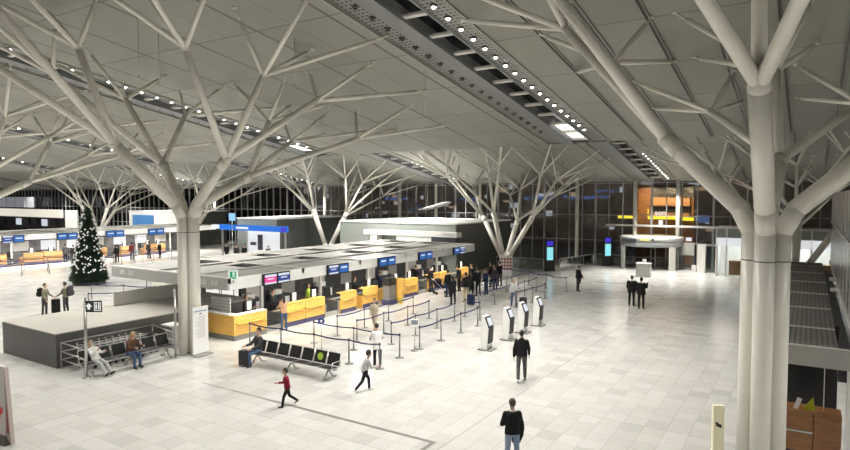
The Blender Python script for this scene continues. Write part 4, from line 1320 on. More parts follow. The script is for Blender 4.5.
# ------------------------------------------------------------------ Christmas tree
p = at(87, 283.5)
XT = (-44.6, 23.7)
t = thing('christmas_tree', 'tall decorated Christmas tree at left in the middle of the hall', 'tree', (XT[0], XT[1], 0))
b = MB(); b.tube((0, 0, 0.1), (0, 0, 5.6), 0.11, 0.03, 10); b.build('trunk', TRUNKB, t)
b = MB(); b.lathe([(0.9, 0), (1.1, 0.02), (1.1, 0.22), (1.0, 0.26)], 28); b.build('base', BLACKP, t)
random.seed(21)
b = MB()
HT = 5.75


def trad(z): return 0.16 + 1.10 * (1 - (z - 0.3) / (HT - 0.3)) ** 0.93


b.lathe([(trad(z) * 0.80, z) for z in (0.3, 1.2, 2.2, 3.2, 4.2, 5.0, 5.6)], 20)
for i in range(5200):
    z = 0.3 + (HT - 0.35) * (1 - math.sqrt(random.random()) * 0.999) ** 1.0
    z = 0.28 + (HT - 0.35) * (1 - random.random() ** 0.55)
    a = random.uniform(0, 2 * math.pi)
    r = trad(z) * random.uniform(0.74, 1.06)
    d = Vector((math.cos(a), math.sin(a), random.uniform(-0.35, 0.1))).normalized()
    c = Vector((r * math.cos(a), r * math.sin(a), z))
    s_ = d.cross(Vector((0, 0, 1))).normalized()
    L = random.uniform(0.09, 0.20); w = random.uniform(0.025, 0.06)
    u = d.cross(s_) * w * 0.5
    b.add([c - d * L - s_ * w, c - d * L + s_ * w, c + d * L, c - d * L + u * 2], [(0, 1, 2), (0, 2, 3), (1, 3, 2)])
b.build('foliage', TREEG, t)
mbb = MB(); mbb.ell((0, 0, 0), (0.06, 0.06, 0.06), 10, 8); mesh_b = mbb.mesh('bauble', BAUBLE)
for i in range(165):
    z = 0.95 + (HT - 1.1) * (1 - random.random() ** 0.62)
    a = math.atan2(-XT[1], -XT[0]) + random.uniform(-1.75, 1.75)
    r = trad(z) * 1.0 + 0.03
    o = bpy.data.objects.new('bauble', mesh_b); C.objects.link(o)
    o.location = (XT[0] + r * math.cos(a), XT[1] + r * math.sin(a), z)
    tag(o, 'white bauble hanging on the tall Christmas tree', 'ornament', 'white baubles on the Christmas tree')

# ------------------------------------------------------------------ self check-in kiosks
for i, y in enumerate((22.4, 24.5, 26.15, 28.0)):
    lb_ = 'white self check-in kiosk with black front, %s' % ['nearest of the row of four', 'second of the row of four', 'third of the row of four', 'farthest of the row of four'][i]
    t = thing('self_check_in_kiosk', lb_, 'kiosk', (-11.25, y, 0), 0, 'white self check-in kiosks')
    b = MB(); b.prism([(-0.20, 0.05), (0.10, 0.05), (0.16, 0.95), (-0.02, 1.40), (-0.14, 1.45), (-0.17, 1.1)], 1, -0.23, 0.23)
    o = b.build('body', WHITEP, t); fix_normals(o)
    b = MB(); b.prism([(0.115, 0.30), (0.16, 0.30), (0.205, 0.96), (0.165, 0.96)], 1, -0.19, 0.19); o = b.build('front_panel', BLACKP, t); fix_normals(o)
    b = MB(); b.obox((0.085, 0, 1.19), (0.09, 0, -0.225), (0, 0.22, 0), (0.02, 0, 0.008)); s = b.build('screen_housing', BLACKP, t)
    b = MB(); b.obox((0.111, 0, 1.20), (0.062, 0, -0.155), (0, 0.165, 0), (0.004, 0, 0.0016)); b.build('touch_screen', SCRWHITE, s)
    b = MB(); b.box(-0.32, 0.30, -0.28, 0.28, 0, 0.05); b.build('base_plate', GPLINTH, t)

# ------------------------------------------------------------------ queue posts
POSTS = mat('post_steel', (0.21, 0.21, 0.208), 0.4, 0.3)
PB = MB(); PB.lathe([(0.001, 0), (0.17, 0), (0.17, 0.015), (0.05, 0.035), (0.001, 0.035)], 18); me_base = PB.mesh('base', POSTS)
PB = MB(); PB.tube((0, 0, 0.03), (0, 0, 0.95), 0.03, 0.03, 10); me_pole = PB.mesh('pole', POSTS)
PB = MB(); PB.tube((0, 0, 0.88), (0, 0, 0.97), 0.036, 0.036, 12); PB.ell((0, 0, 0.97), (0.036, 0.036, 0.015), 10, 6); me_head = PB.mesh('belt_head', BLACKP)
PB = MB(); PB.tube((0, 0, 0.03), (0, 0, 0.95), 0.028, 0.028, 10); me_poled = PB.mesh('pole', DSTEEL)


def stanchion(p, nxt, label, group, dark=False):
    t = thing('queue_post', label, 'queue post', (p[0], p[1], 0), 0, group)
    for nm, me in (('base', me_base), ('pole', me_poled if dark else me_pole), ('belt_head', me_head)):
        o = bpy.data.objects.new(nm, me); C.objects.link(o); o.parent = t
    if nxt is not None:
        d = Vector((nxt[0] - p[0], nxt[1] - p[1], 0)); L = d.length; b = MB(); n = 8
        u = d.normalized(); s_ = Vector((-u.y, u.x, 0)) * 0.004
        rings = []
        for i in range(n + 1):
            f_ = i / n; q = u * (0.035 + (L - 0.07) * f_); z = 0.92 - 0.05 * 4 * f_ * (1 - f_)
            rings.append([q + s_ + Vector((0, 0, z - 0.027)), q - s_ + Vector((0, 0, z - 0.027)), q - s_ + Vector((0, 0, z + 0.027)), q + s_ + Vector((0, 0, z + 0.027))])
        b.loft(rings, smooth=False); b.build('belt', NAVY, t)
    return t


def queue(pts, where, dark=False):
    for i, p in enumerate(pts):
        nx = pts[i + 1] if i + 1 < len(pts) else None
        stanchion(p, nx, ('%s queue post, %s ' % ('dark' if dark else 'silver', ORD[i])) + where, 'queue posts ' + where, dark)


queue([(-20.3, 17.6), (-18.4, 17.6), (-16.55, 17.6), (-14.75, 17.6), (-13.35, 17.7)], 'from left just behind the hall bench')
queue([(-18.2, 19.35), (-15.95, 19.35), (-13.6, 19.35)], 'from left in the second row behind the hall bench')
queue([(-13.7, 20.95), (-13.7, 22.7), (-13.7, 24.5), (-13.75, 26.3), (-14.3, 27.6), (-15.4, 28.0)], 'from the near end beside the white kiosks')
queue([(-15.2, 21.0), (-15.2, 22.9), (-15.2, 24.8), (-15.3, 26.7)], 'from the near end, one lane left of the kiosk line')
queue([(-16.8, 20.6), (-16.8, 22.6), (-16.8, 24.6), (-16.8, 26.6)], 'from the near end of the middle lane')
queue([(-18.2, 20.9), (-18.2, 22.9), (-18.2, 24.9), (-18.2, 27.2)], 'from the near end, lane closest to yellow desks')
queue([(-20.6, 42.6), (-18.9, 41.7), (-17.2, 40.9), (-15.5, 40.0), (-13.75, 39.2)], 'from left in the farthest queue row')
queue([(-13.95, 35.8), (-14.0, 33.9), (-14.2, 31.9)], 'from the far end where the girl walks')
queue([(-15.5, 38.2), (-15.5, 36.2), (-15.6, 34.2), (-15.7, 32.2), (-15.8, 30.4)], 'from the far end, lane left of the walking girl')
queue([(-17.1, 38.8), (-17.1, 36.9), (-17.2, 35.0), (-17.2, 33.0)], 'from the far end, second lane beside the waiting people')
queue([(-18.7, 39.5), (-18.7, 37.5), (-18.8, 35.5)], 'from the far end, lane nearest the waiting people')
queue([(-29.6, 14.6 + 6.4), (-31.2, 21.6), (-33.2, 20.0), (-34.4, 18.2)], 'from right in the bent row behind the enclosure', True)
queue([(-29.6, 23.4), (-31.6, 22.6), (-33.6, 21.8), (-35.6, 21.0), (-37.8, 20.2)], 'from right in the middle row behind the enclosure', True)
queue([(-31.0, 25.6), (-33.0, 25.0), (-35.2, 24.4), (-37.6, 23.8)], 'from right in the back row near the Christmas tree', True)
queue([(-57.6, 23.0 + 2.0 * i) for i in range(10)], 'from the near end before the far brown desks')
queue([(-55.6, 22.0 + 2.0 * i) for i in range(9)], 'from the near end, second line before far brown desks')
queue([(-53.6, 21.0 + 2.1 * i) for i in range(7)], 'from the near end, third line before far brown desks')

# posts carrying signs
p = (-16.75, 18.25)
t = thing('sign_stand', 'silver post with a round blue sign behind the bench in the hall', 'sign', (*p, 0), R(32))
o = bpy.data.objects.new('base', me_base); C.objects.link(o); o.parent = t
b = MB(); b.tube((0, 0, 0.03), (0, 0, 1.2), 0.022, 0.022, 10); b.build('pole', STEEL, t)
b = MB(); b.tube((0, -0.015, 1.32), (0, 0.015, 1.32), 0.14, 0.14, 24); s = b.build('round_sign', mat('sign_blue', (0.03, 0.06, 0.25), 0.4), t)
b = MB(); b.tube((0.0, -0.018, 1.32), (0, -0.015, 1.32), 0.055, 0.055, 12); b.build('white_symbol', PAPER, s)
t = thing('sign_stand', 'silver post with a small grey rectangular sign beside the white kiosks', 'sign', (-13.72, 20.6, 0), R(32))
o = bpy.data.objects.new('base', me_base); C.objects.link(o); o.parent = t
b = MB(); b.tube((0, 0, 0.03), (0, 0, 1.0), 0.025, 0.025, 10); b.build('pole', STEEL, t)
b = MB(); b.box(-0.17, 0.17, -0.015, 0.015, 1.0, 1.32); s = b.build('sign_panel', PAPER, t)
b = MB(); b.box(-0.14, 0.14, -0.02, -0.015, 1.1, 1.29); b.build('grey_print', mat('print_slate', (0.22, 0.23, 0.28), 0.6), s)
for (x, y), lb_ in (((-33.5, 22.0), 'pale paper sign hanging in the dark queue row behind the enclosure, left one'), ((-31.3, 24.9), 'white paper sign in the back queue row behind the enclosure, right one')):
    t = thing('sign_stand', lb_, 'sign', (x, y, 0), R(32))
    b = MB(); b.tube((0, 0, 0), (0, 0, 0.8), 0.025, 0.025, 8); b.tube((0, 0, 0), (0, 0, 0.03), 0.16, 0.16, 14); b.build('pole', DSTEEL, t)
    b = MB(); b.box(-0.4, 0.4, -0.02, 0.02, 0.6, 1.15); b.build('sheet', mat('sheet', (0.62, 0.62, 0.52), 0.6), t)

# ------------------------------------------------------------------ model aeroplane
t = thing('model_aeroplane', 'white model aeroplane hanging from the roof above the grey-green block', 'model aeroplane', (-25.3, 41.0, 5.65), 0)
dx = RT * 0.96 + Vector((0, 0, 0.27)); dx.normalize(); sd = Vector((0, 0, 1)).cross(dx).normalized(); upv = dx.cross(sd)
prof = [(-1.35, 0.02, 0.09), (-1.0, 0.08, 0.06), (-0.6, 0.14, 0.02), (0, 0.16, 0), (0.7, 0.16, 0), (1.05, 0.13, -0.01), (1.25, 0.07, -0.03), (1.33, 0.01, -0.04)]
b = MB(); b.loft([[dx * x + upv * (h + r * math.sin(2 * math.pi * i / 14)) + sd * (r * math.cos(2 * math.pi * i / 14)) for i in range(14)] for x, r, h in prof]); b.build('fuselage', WHITEP, t)
for s in (-1, 1):
    b = MB(); pl = [dx * 0.25 + sd * (0.1 * s), dx * -0.25 + sd * (0.1 * s), dx * -0.72 + sd * (1.35 * s) + upv * 0.08, dx * -0.55 + sd * (1.35 * s) + upv * 0.08]
    b.add([q + upv * k for k in (-0.05, -0.02) for q in pl], [(0, 1, 2, 3), (7, 6, 5, 4), (0, 4, 5, 1), (1, 5, 6, 2), (2, 6, 7, 3), (3, 7, 4, 0)]); b.build('wing', WHITEP, t)
    b = MB(); b.tube(dx * 0.15 + sd * (0.45 * s) - upv * 0.12, dx * -0.2 + sd * (0.45 * s) - upv * 0.12, 0.08, 0.06, 12); b.build('engine', STEEL, t)
    b = MB(); pl = [dx * -1.0 + upv * 0.1, dx * -1.25 + upv * 0.1, dx * -1.4 + sd * (0.5 * s) + upv * 0.14, dx * -1.28 + sd * (0.5 * s) + upv * 0.14]
    b.add([q + upv * k for k in (0, 0.02) for q in pl], [(0, 1, 2, 3), (7, 6, 5, 4), (0, 4, 5, 1), (1, 5, 6, 2), (2, 6, 7, 3), (3, 7, 4, 0)]); b.build('tailplane', WHITEP, t)
b = MB(); pl = [dx * -0.95 + upv * 0.1, dx * -1.3 + upv * 0.1, dx * -1.52 + upv * 0.66, dx * -1.33 + upv * 0.66]
b.add([q + sd * k for k in (-0.015, 0.015) for q in pl], [(0, 1, 2, 3), (7, 6, 5, 4), (0, 4, 5, 1), (1, 5, 6, 2), (2, 6, 7, 3), (3, 7, 4, 0)]); b.build('tail_fin', mat('tail_navy', (0.05, 0.06, 0.16), 0.4), t)
b = MB(); zc = rz2(41.0) - 5.65
b.tube(dx * 0.6 + upv * 0.15, dx * 0.6 + Vector((0, 0, zc - 0.1)), 0.008, 0.008, 5); b.tube(dx * -0.6 + upv * 0.15, dx * -0.6 + Vector((0, 0, zc - 0.1)), 0.008, 0.008, 5)
b.build('wire', STEEL, t)

# ceiling wires (thin hanging rods seen at left)
for px, py0, py1, lb_ in ((142, 20, 78, 'thin wire hanging from the ceiling at upper left, left one'), (162, 36, 84, 'thin wire hanging from the ceiling at upper left, right one'), (296, 40, 86, 'thin wire hanging from the ceiling above the left tree column'), (425, 70, 118, 'thin wire hanging from the ceiling beside the middle skylight strip')):
    k = (197 - py0) / 600.0
    fwd = FW + RT * ((px - 425) / 600.0)
    dd = (Z1 - CAMZ) / (k + S1 * fwd.y)
    base = fwd * dd
    ln = (py1 - py0) / 600.0 * dd
    zt = rz1(base.y)
    b = MB(); b.tube((0, 0, -ln), (0, 0, 0), 0.012, 0.012, 6); b.ell((0, 0, -ln), (0.03, 0.03, 0.05), 8, 6)
    tag(b.build('ceiling_wire', STEEL, loc=(base.x, base.y, zt)), lb_, 'wire')


# ------------------------------------------------------------------ people
def voxel(mb, size, mats, name, smooth=2):
    me = mb.mesh('tmp', mats)
    o = bpy.data.objects.new('tmp', me); C.objects.link(o)
    m = o.modifiers.new('r', 'REMESH'); m.mode = 'VOXEL'; m.voxel_size = size; m.use_smooth_shade = True
    s = o.modifiers.new('s', 'SMOOTH'); s.factor = 0.5; s.iterations = smooth
    dg = bpy.context.evaluated_depsgraph_get(); dg.update()
    r = bpy.data.meshes.new_from_object(o.evaluated_get(dg))
    bpy.data.objects.remove(o)
    r.name = name
    r.materials.clear()
    for q in (mats if isinstance(mats, (list, tuple)) else [mats]): r.materials.append(q)
    return r


def capsule(mb, p0, p1, r0, r1, n=12):
    mb.tube(p0, p1, r0, r1, n)
    mb.ell(p0, (r0, r0, r0), n, 8); mb.ell(p1, (r1, r1, r1), n, 8)


def person(label, pos, ang, h=1.75, lean=3, legs=((0, 2), (0, 2)), arms=((4, 9, 10), (4, 9, 10)), top='black', pants='black', shoes=BLACKP, hair=HAIRK, long_hair=False,
           coat=0.0, seat=None, head_pitch=0, head_yaw=0, kid=False, slim=1.0, vox=0.012, hood=False, collar=None, mask=False, reclined=0, bulk=0.0, z=0.0, legspread=3, cap=False, bare=False):
    """ang: facing as seen from the camera, 0 away, 90 to picture right, 180 towards, 270 to picture left"""
    k = h / 1.75
    rzw = YAW - R(ang)
    rot = Matrix.Rotation(rzw, 3, 'Z')
    V = Vector
    hl = 1.22 if kid else 1.0
    l = R(lean)
    d = V((0, math.sin(l), math.cos(l))); f = V((0, math.cos(l), -math.sin(l)))
    P0 = V((0, 0, 0))
    J = {}
    for s, (th, kn) in zip((-1, 1), legs):
        hip = P0 + V((s * 0.09, 0, -0.02))
        a = R(legspread)
        dt = V((s * math.sin(a), math.sin(R(th)) * math.cos(a), -math.cos(R(th)) * math.cos(a)))
        kneep = hip + dt * 0.43
        t2 = R(th - kn)
        ds = V((s * math.sin(a) * 0.3, math.sin(t2), -math.cos(t2)))
        ank = kneep + ds * 0.41
        tp = R((th - kn) * 0.75)
        if seat is not None: tp = R((th - kn))
        toe = V((s * 0.15, math.cos(tp), math.sin(tp))).normalized()
        J[('leg', s)] = (hip, kneep, ank, toe)
    low = min(min(J[('leg', s)][2].z - 0.085, (J[('leg', s)][2] + J[('leg', s)][3] * 0.17).z - 0.03) for s in (-1, 1))
    off = -low if seat is None else seat / k + 0.11
    neck = P0 + d * 0.50
    for s, (fw_, ab, el) in zip((-1, 1), arms):
        sh = P0 + d * 0.435 + V((s * 0.165 * slim, 0, 0))
        a = R(ab); q = R(fw_)
        da = V((s * math.sin(a), math.sin(q) * math.cos(a), -math.cos(q) * math.cos(a)))
        elb = sh + da * 0.29
        q2 = R(fw_ + el)
        inn = -0.35 * math.sin(R(el)) if ab < 25 else 0.05
        df = V((s * (math.sin(a) * 0.5 + inn), math.sin(q2), -math.cos(q2))).normalized()
        wr = elb + df * 0.25
        J[('arm', s)] = (sh, elb, wr, df)
    up_h = (d + f * math.sin(R(-head_pitch)) * 0 + V((0, math.sin(R(head_pitch)), 0))).normalized()
    hc = neck + d * 0.075 + up_h * 0.125 * hl
    Hm = Matrix.Rotation(R(head_yaw), 3, 'Z') @ Matrix.Rotation(-R(head_pitch) - l * 0.4, 3, 'X')

    def T(p): return rot @ ((p + V((0, 0, off))) * k)
    # ---- body
    body = MB()

    def ring(c, rx, ry, n=16): return [c + V((1, 0, 0)) * (rx * math.cos(2 * math.pi * i / n)) + f * (ry * math.sin(2 * math.pi * i / n)) for i in range(n)]

    def torso(mb, e, prof):
        mb.loft([[T(p) for p in ring(P0 + d * t, (rx + e) * slim, ry + e)] for t, rx, ry in prof])
    PR = [(-0.10, 0.12, 0.10), (0.0, 0.16, 0.12), (0.13, 0.145, 0.105), (0.30, 0.165, 0.115), (0.41, 0.168, 0.105), (0.46, 0.135, 0.09), (0.49, 0.085, 0.07), (0.52, 0.058, 0.058)]
    torso(body, -0.012, PR)
    capsule(body, T(neck - d * 0.03), T(hc - V((0, 0, 0.04))), 0.055 * k, 0.052 * k)
    for s in (-1, 1):
        hip, kn, an, toe = J[('leg', s)]
        capsule(body, T(hip), T(kn), 0.082 * k, 0.052 * k); capsule(body, T(kn), T(an), 0.052 * k, 0.036 * k)
        capsule(body, T(an - V((0, 0, 0.04))), T(an + toe * 0.12 - V((0, 0, 0.05))), 0.034 * k, 0.028 * k)
        sh, el, wr, df = J[('arm', s)]
        capsule(body, T(sh), T(el), 0.048 * k, 0.038 * k); capsule(body, T(el), T(wr), 0.038 * k, 0.026 * k)
        # hand: palm, four unequal bent fingers, thumb
        side = df.cross(V((s, 0, 0)))
        side = side.normalized() if side.length > 0.2 else V((0, 1, 0))
        nrm = df.cross(side).normalized() * s
        pc = wr + df * 0.085
        capsule(body, T(wr), T(wr + df * 0.03), 0.026 * k, 0.024 * k)
        body.loft([[T(wr + df * t + side * (w * math.cos(2 * math.pi * i / 10)) + nrm * (0.013 * math.sin(2 * math.pi * i / 10))) for i in range(10)] for t, w in ((0.02, 0.024), (0.05, 0.038), (0.095, 0.04))])
        for i, (o_, L) in enumerate(((-0.03, 0.062), (-0.01, 0.078), (0.01, 0.084), (0.03, 0.075))):
            b0 = wr + df * 0.09 + side * o_
            b1 = b0 + df * (L * 0.55) - nrm * 0.008
            b2 = b1 + df * (L * 0.4) - nrm * 0.022
            capsule(body, T(b0), T(b1), 0.0095 * k, 0.009 * k, 8); capsule(body, T(b1), T(b2), 0.009 * k, 0.0075 * k, 8)
        b0 = wr + df * 0.035 + side * 0.03; b1 = b0 + side * 0.032 + df * 0.03; b2 = b1 + df * 0.035 + side * 0.008
        capsule(body, T(b0), T(b1), 0.012 * k, 0.011 * k, 8); capsule(body, T(b1), T(b2), 0.011 * k, 0.009 * k, 8)

    def HP(x, y, z): return T(hc + Hm @ V((x, y, z)) * hl)
    hr = rot @ Hm
    body.ell(HP(0, -0.005, 0.03), (0.075 * k * hl, 0.094 * k * hl, 0.09 * k * hl), 16, 12, hr)
    body.ell(HP(0, 0.02, -0.045), (0.058 * k * hl, 0.068 * k * hl, 0.075 * k * hl), 14, 10, hr)
    capsule(body, HP(0, 0.088, 0.012), HP(0, 0.106, -0.03), 0.009 * k * hl, 0.014 * k * hl, 8)
    for s in (-1, 1):
        body.ell(HP(s * 0.078, -0.005, -0.005), (0.012 * k * hl, 0.02 * k * hl, 0.032 * k * hl), 8, 6, hr)
    me = voxel(body, vox * (0.8 if vox < 0.011 else 1), [SKIN, EYE, LIPS], 'person')
    root = bpy.data.objects.new('person', me); C.objects.link(root)
    root.location = (pos[0], pos[1], z)
    tag(root, label, 'person')
    ey = MB()
    for s in (-1, 1): ey.ell(HP(s * 0.03, 0.080, 0.012), (0.012 * k * hl, 0.010 * k * hl, 0.008 * k * hl), 8, 6, hr)
    ey.build('eyes', EYE, root)
    ey = MB(); ey.ell(HP(0, 0.086, -0.066), (0.022 * k * hl, 0.008 * k * hl, 0.007 * k * hl), 8, 6, hr); ey.build('mouth', LIPS, root)
    # ---- trousers
    tr = MB()
    torso(tr, 0.012, [(-0.11, 0.12, 0.10), (0.0, 0.16, 0.122), (0.11, 0.148, 0.108)])
    for s in (-1, 1):
        hip, kn, an, toe = J[('leg', s)]
        capsule(tr, T(hip), T(kn), 0.098 * k, 0.068 * k); capsule(tr, T(kn), T(an + (kn - an).normalized() * 0.02), 0.068 * k, 0.056 * k)
    o = bpy.data.objects.new('trousers', voxel(tr, max(vox, 0.012), CLOTH[pants], 'trousers')); C.objects.link(o); o.parent = root
    # ---- top
    tp_ = MB()
    pr = [(t, a_, b_) for t, a_, b_ in PR[1:] if t < 0.5] + [(0.50, 0.075, 0.07)]
    pr = [(0.02 - coat, 0.165 + coat * 0.12, 0.125 + coat * 0.1)] + pr[1:] if coat else [(-0.05, 0.16, 0.122)] + pr[1:]
    torso(tp_, 0.026 + bulk, pr)
    for s in (-1, 1):
        sh, el, wr, df = J[('arm', s)]
        capsule(tp_, T(sh), T(el), (0.066 + bulk) * k, (0.053 + bulk * 0.7) * k)
        if not bare: capsule(tp_, T(el), T(wr - df * 0.02), 0.055 * k, 0.044 * k)
    if hood: tp_.ell(T(neck - f * 0.07 + d * 0.0), (0.11 * k, 0.085 * k, 0.075 * k), 12, 8, rot)
    o = bpy.data.objects.new('jacket' if top in ('black', 'charcoal', 'navy', 'olive', 'brown', 'maroon') else 'shirt', voxel(tp_, max(vox, 0.012), CLOTH[top], 'top')); C.objects.link(o); o.parent = root
    if collar:
        cl = MB(); cl.loft([[T(p) for p in ring(neck + d * t, r_, r_ * 0.95, 14)] for t, r_ in ((-0.02, 0.085), (0.045, 0.066))]); cl.build('collar', CLOTH[collar], root)
    # ---- shoes
    for s in (-1, 1):
        hip, kn, an, toe = J[('leg', s)]
        sm = MB(); nn = toe.cross(V((1, 0, 0))).normalized()
        if nn.z < 0: nn = -nn
        capsule(sm, T(an - nn * 0.045 - toe * 0.03), T(an - nn * 0.048 + toe * 0.06), 0.042 * k, 0.044 * k); capsule(sm, T(an - nn * 0.048 + toe * 0.06), T(an - nn * 0.055 + toe * 0.155), 0.044 * k, 0.033 * k)
        o = bpy.data.objects.new('shoe', voxel(sm, 0.012, shoes, 'shoe', 1)); C.objects.link(o); o.parent = root
    # ---- hair
    hm = MB()
    hm.ell(HP(0, -0.022, 0.045), (0.085 * k * hl, 0.098 * k * hl, 0.092 * k * hl), 16, 12, hr)
    hm.ell(HP(0, -0.045, 0.0), (0.08 * k * hl, 0.07 * k * hl, 0.075 * k * hl), 14, 10, hr)
    if long_hair:
        capsule(hm, HP(0, -0.07, 0.0), HP(0, -0.085, -0.24), 0.072 * k * hl, 0.055 * k * hl)
    o = bpy.data.objects.new('cap' if cap else 'hair', voxel(hm, 0.012, hair, 'hair')); C.objects.link(o); o.parent = root
    if mask:
        mk = MB(); mk.ell(HP(0, 0.062, -0.06), (0.052 * k * hl, 0.045 * k * hl, 0.045 * k * hl), 12, 8, hr); mk.build('face_mask', PAPER, root)
    J2 = {kk: [root.location + T(p) if i < 3 else rot @ p for i, p in enumerate(v)] for kk, v in J.items()}
    return root, J2, rot, k, off


def suitcase(pos, rz, w, d_, h, m, label, group=None, handle=True):
    t = thing('suitcase', label, 'suitcase', (pos[0], pos[1], 0), rz, group)
    b = MB(); b.box(-w / 2, w / 2, -d_ / 2, d_ / 2, 0.06, h)
    o = b.build('shell', m, t); bv = o.modifiers.new('b', 'BEVEL'); bv.width = 0.035; bv.segments = 3
    b = MB()
    for x in (-w * 0.3, 0, w * 0.3): b.box(x - 0.008, x + 0.008, -d_ / 2 - 0.006, d_ / 2 + 0.006, 0.12, h - 0.06)
    b.build('ribs', m, t)
    if handle:
        b = MB(); b.path([(-w * 0.25, 0, h - 0.01), (-w * 0.25, 0, h + 0.12), (w * 0.25, 0, h + 0.12), (w * 0.25, 0, h - 0.01)], 0.011, 6); b.build('handle', STEEL, t)
    for x in (-1, 1):
        for y in (-1, 1):
            b = MB(); b.tube((x * w * 0.38 - 0.015, y * d_ * 0.3, 0.035), (x * w * 0.38 + 0.015, y * d_ * 0.3, 0.035), 0.035, 0.035, 10); b.build('wheel', BLACKP, t)
    return t


def backpack(pr_, m, label, sc=1.0):
    root, J, rot, k, off = pr_
    mb = MB()
    c = root.location + rot @ (Vector((0, -0.235, 0.30 + off)) * k)
    t = thing('backpack', label, 'backpack', c)
    t.rotation_euler = rot.to_euler()
    t.location.z -= 0.22 * sc
    mb.box(-0.15 * sc, 0.15 * sc, -0.11 * sc, 0.08, 0, 0.46 * sc)
    o = mb.build('main_bag', m, t); bv = o.modifiers.new('b', 'BEVEL'); bv.width = 0.06; bv.segments = 4
    mb = MB(); mb.box(-0.12 * sc, 0.12 * sc, -0.16 * sc, -0.10 * sc, 0.04, 0.24 * sc); o = mb.build('front_pocket', m, t); bv = o.modifiers.new('b', 'BEVEL'); bv.width = 0.03; bv.segments = 3
    mb = MB(); mb.path([(-0.04, 0.0, 0.45 * sc), (-0.04, 0.0, 0.5 * sc), (0.04, 0.0, 0.5 * sc), (0.04, 0, 0.45 * sc)], 0.01, 6); mb.build('grab_handle', m, t)
    return t


NEAR = 0.010
STAND = ((2, 4), (-2, 3))
WALK = ((24, 6), (-20, 14))
WALK2 = ((-16, 18), (22, 6))
G = at
p_ = person('man in a black hooded jacket and grey jeans walking away in mid hall', G(521.5, 381), 8, 1.78, 4, ((-12, 22), (14, 4)), ((-10, 16, 14), (14, 16, 16)), 'black', 'greyjeans', shoes=PAPER, hair=HAIRK, hood=True, vox=NEAR, bulk=0.015)
p_ = person('man in a black sweater and light jeans standing at the bottom centre, seen from behind', G(512, 468.5), 355, 1.66, 2, ((2, 3), (-2, 3)), ((14, 14, 72), (8, 16, 62)), 'black', 'ljeans', hair=HAIRG, collar='white', vox=NEAR, bulk=0.012)
arm = p_[1][('arm', 1)]
t = thing('folded_jacket', 'black jacket hanging over the right arm of the man at the bottom centre', 'jacket', arm[2])
mb = MB(); c0 = Vector((0, 0, 0))
mb.loft([[RT * (u * w) + FW * (v * dd_) + Vector((0, 0, z)) + RT * sh for u, v in [(math.cos(2 * math.pi * i / 14), math.sin(2 * math.pi * i / 14)) for i in range(14)]] for z, w, dd_, sh in ((0.10, 0.05, 0.04, 0.0), (0.06, 0.13, 0.09, 0.02), (-0.1, 0.15, 0.10, 0.02), (-0.3, 0.14, 0.09, 0.0), (-0.45, 0.10, 0.07, -0.03), (-0.5, 0.03, 0.03, -0.04))])
o = mb.build('cloth', CLOTH['black'], t)
person('child with black hair in a red top and black trousers running at lower left', G(287.5, 406.5), 250, 1.18, 8, ((24, 14), (-14, 40)), ((-22, 10, 40), (18, 10, 78)), 'red', 'black', kid=True, vox=NEAR, slim=0.9)
person('boy in a light grey top and black trousers running past the bench', G(365, 391.5), 62, 1.38, 15, ((30, 26), (-24, 22)), ((-26, 10, 50), (22, 10, 70)), 'lightgrey', 'black', shoes=PAPER, kid=True, vox=NEAR, slim=0.9)
person('woman in a white jacket and black trousers bending forward behind the running boy', G(377.5, 366.5), 348, 1.62, 16, ((2, 6), (6, 4)), ((26, 20, 42), (30, 22, 40)), 'white', 'black', vox=NEAR, hair=HAIRK, coat=0.26, head_pitch=18)
person('person in a beige outfit walking through the empty queue lanes', G(374.5, 331), 196, 1.62, 3, WALK, ((10, 10, 30), (-6, 10, 60)), 'beige', 'beige', shoes=CLOTH['beige'], hair=HAIRB, vox=NEAR)
person('woman with long dark hair, tan top and jeans at the yellow desk', G(284, 330.5), 318, 1.66, 3, STAND, ((30, 8, 60), (24, 8, 70)), 'tan', 'jeans', long_hair=True, vox=NEAR)
pB = person('person in black, right of the far pair, hand raised to the head', G(641, 309), 10, 1.80, 2, STAND, ((4, 7, 14), (48, 30, 120)), 'black', 'black', coat=0.14, bulk=0.045)
pB2 = person('person in black on the left of the pair in the far hall', G(631.5, 306), 18, 1.78, 2, STAND, ((6, 12, 40), (4, 7, 12)), 'black', 'black', coat=0.14, bulk=0.045)
p_ = person('man in a dark jacket standing alone right of the queue area', G(578, 291), 75, 1.74, 2, STAND, ((22, 14, 50), (10, 10, 40)), 'black', 'charcoal', hair=HAIRG, bulk=0.035, coat=0.06)
arm = p_[1][('arm', -1)]
t = thing('carried_coat', 'dark coat carried by the man standing right of the queue area', 'coat', arm[2])
mb = MB(); mb.loft([[RT * (u * w) + FW * (v * w * 0.7) + Vector((0, 0, z)) - RT * sh for u, v in [(math.cos(2 * math.pi * i / 12), math.sin(2 * math.pi * i / 12)) for i in range(12)]] for z, w, sh in ((0.12, 0.03, 0.0), (0.04, 0.12, 0.05), (-0.25, 0.13, 0.12), (-0.55, 0.10, 0.16), (-0.6, 0.03, 0.16))]); mb.build('cloth', CLOTH['black'], t)
person('girl with light hair in a grey top and blue jeans walking between the queue posts', G(514, 306.5), 176, 1.66, 2, ((10, 4), (-8, 10)), ((4, 9, 12), (-6, 12, 10)), 'lightgrey', 'jeans', shoes=BLACKP, hair=HAIRL, long_hair=True, mask=True)
suitcase(G(523, 309), R(30), 0.42, 0.28, 0.68, BLACKP, 'black suitcase standing beside the girl in the grey top')
p_ = person('person with a black backpack and dark jacket standing behind the enclosure, left of the two', G(45, 315), 92, 1.72, 4, STAND, ((24, 8, 40), (10, 8, 20)), 'olive', 'charcoal')
backpack(p_, CLOTH['black'], 'black backpack worn by the left of the two behind the enclosure')
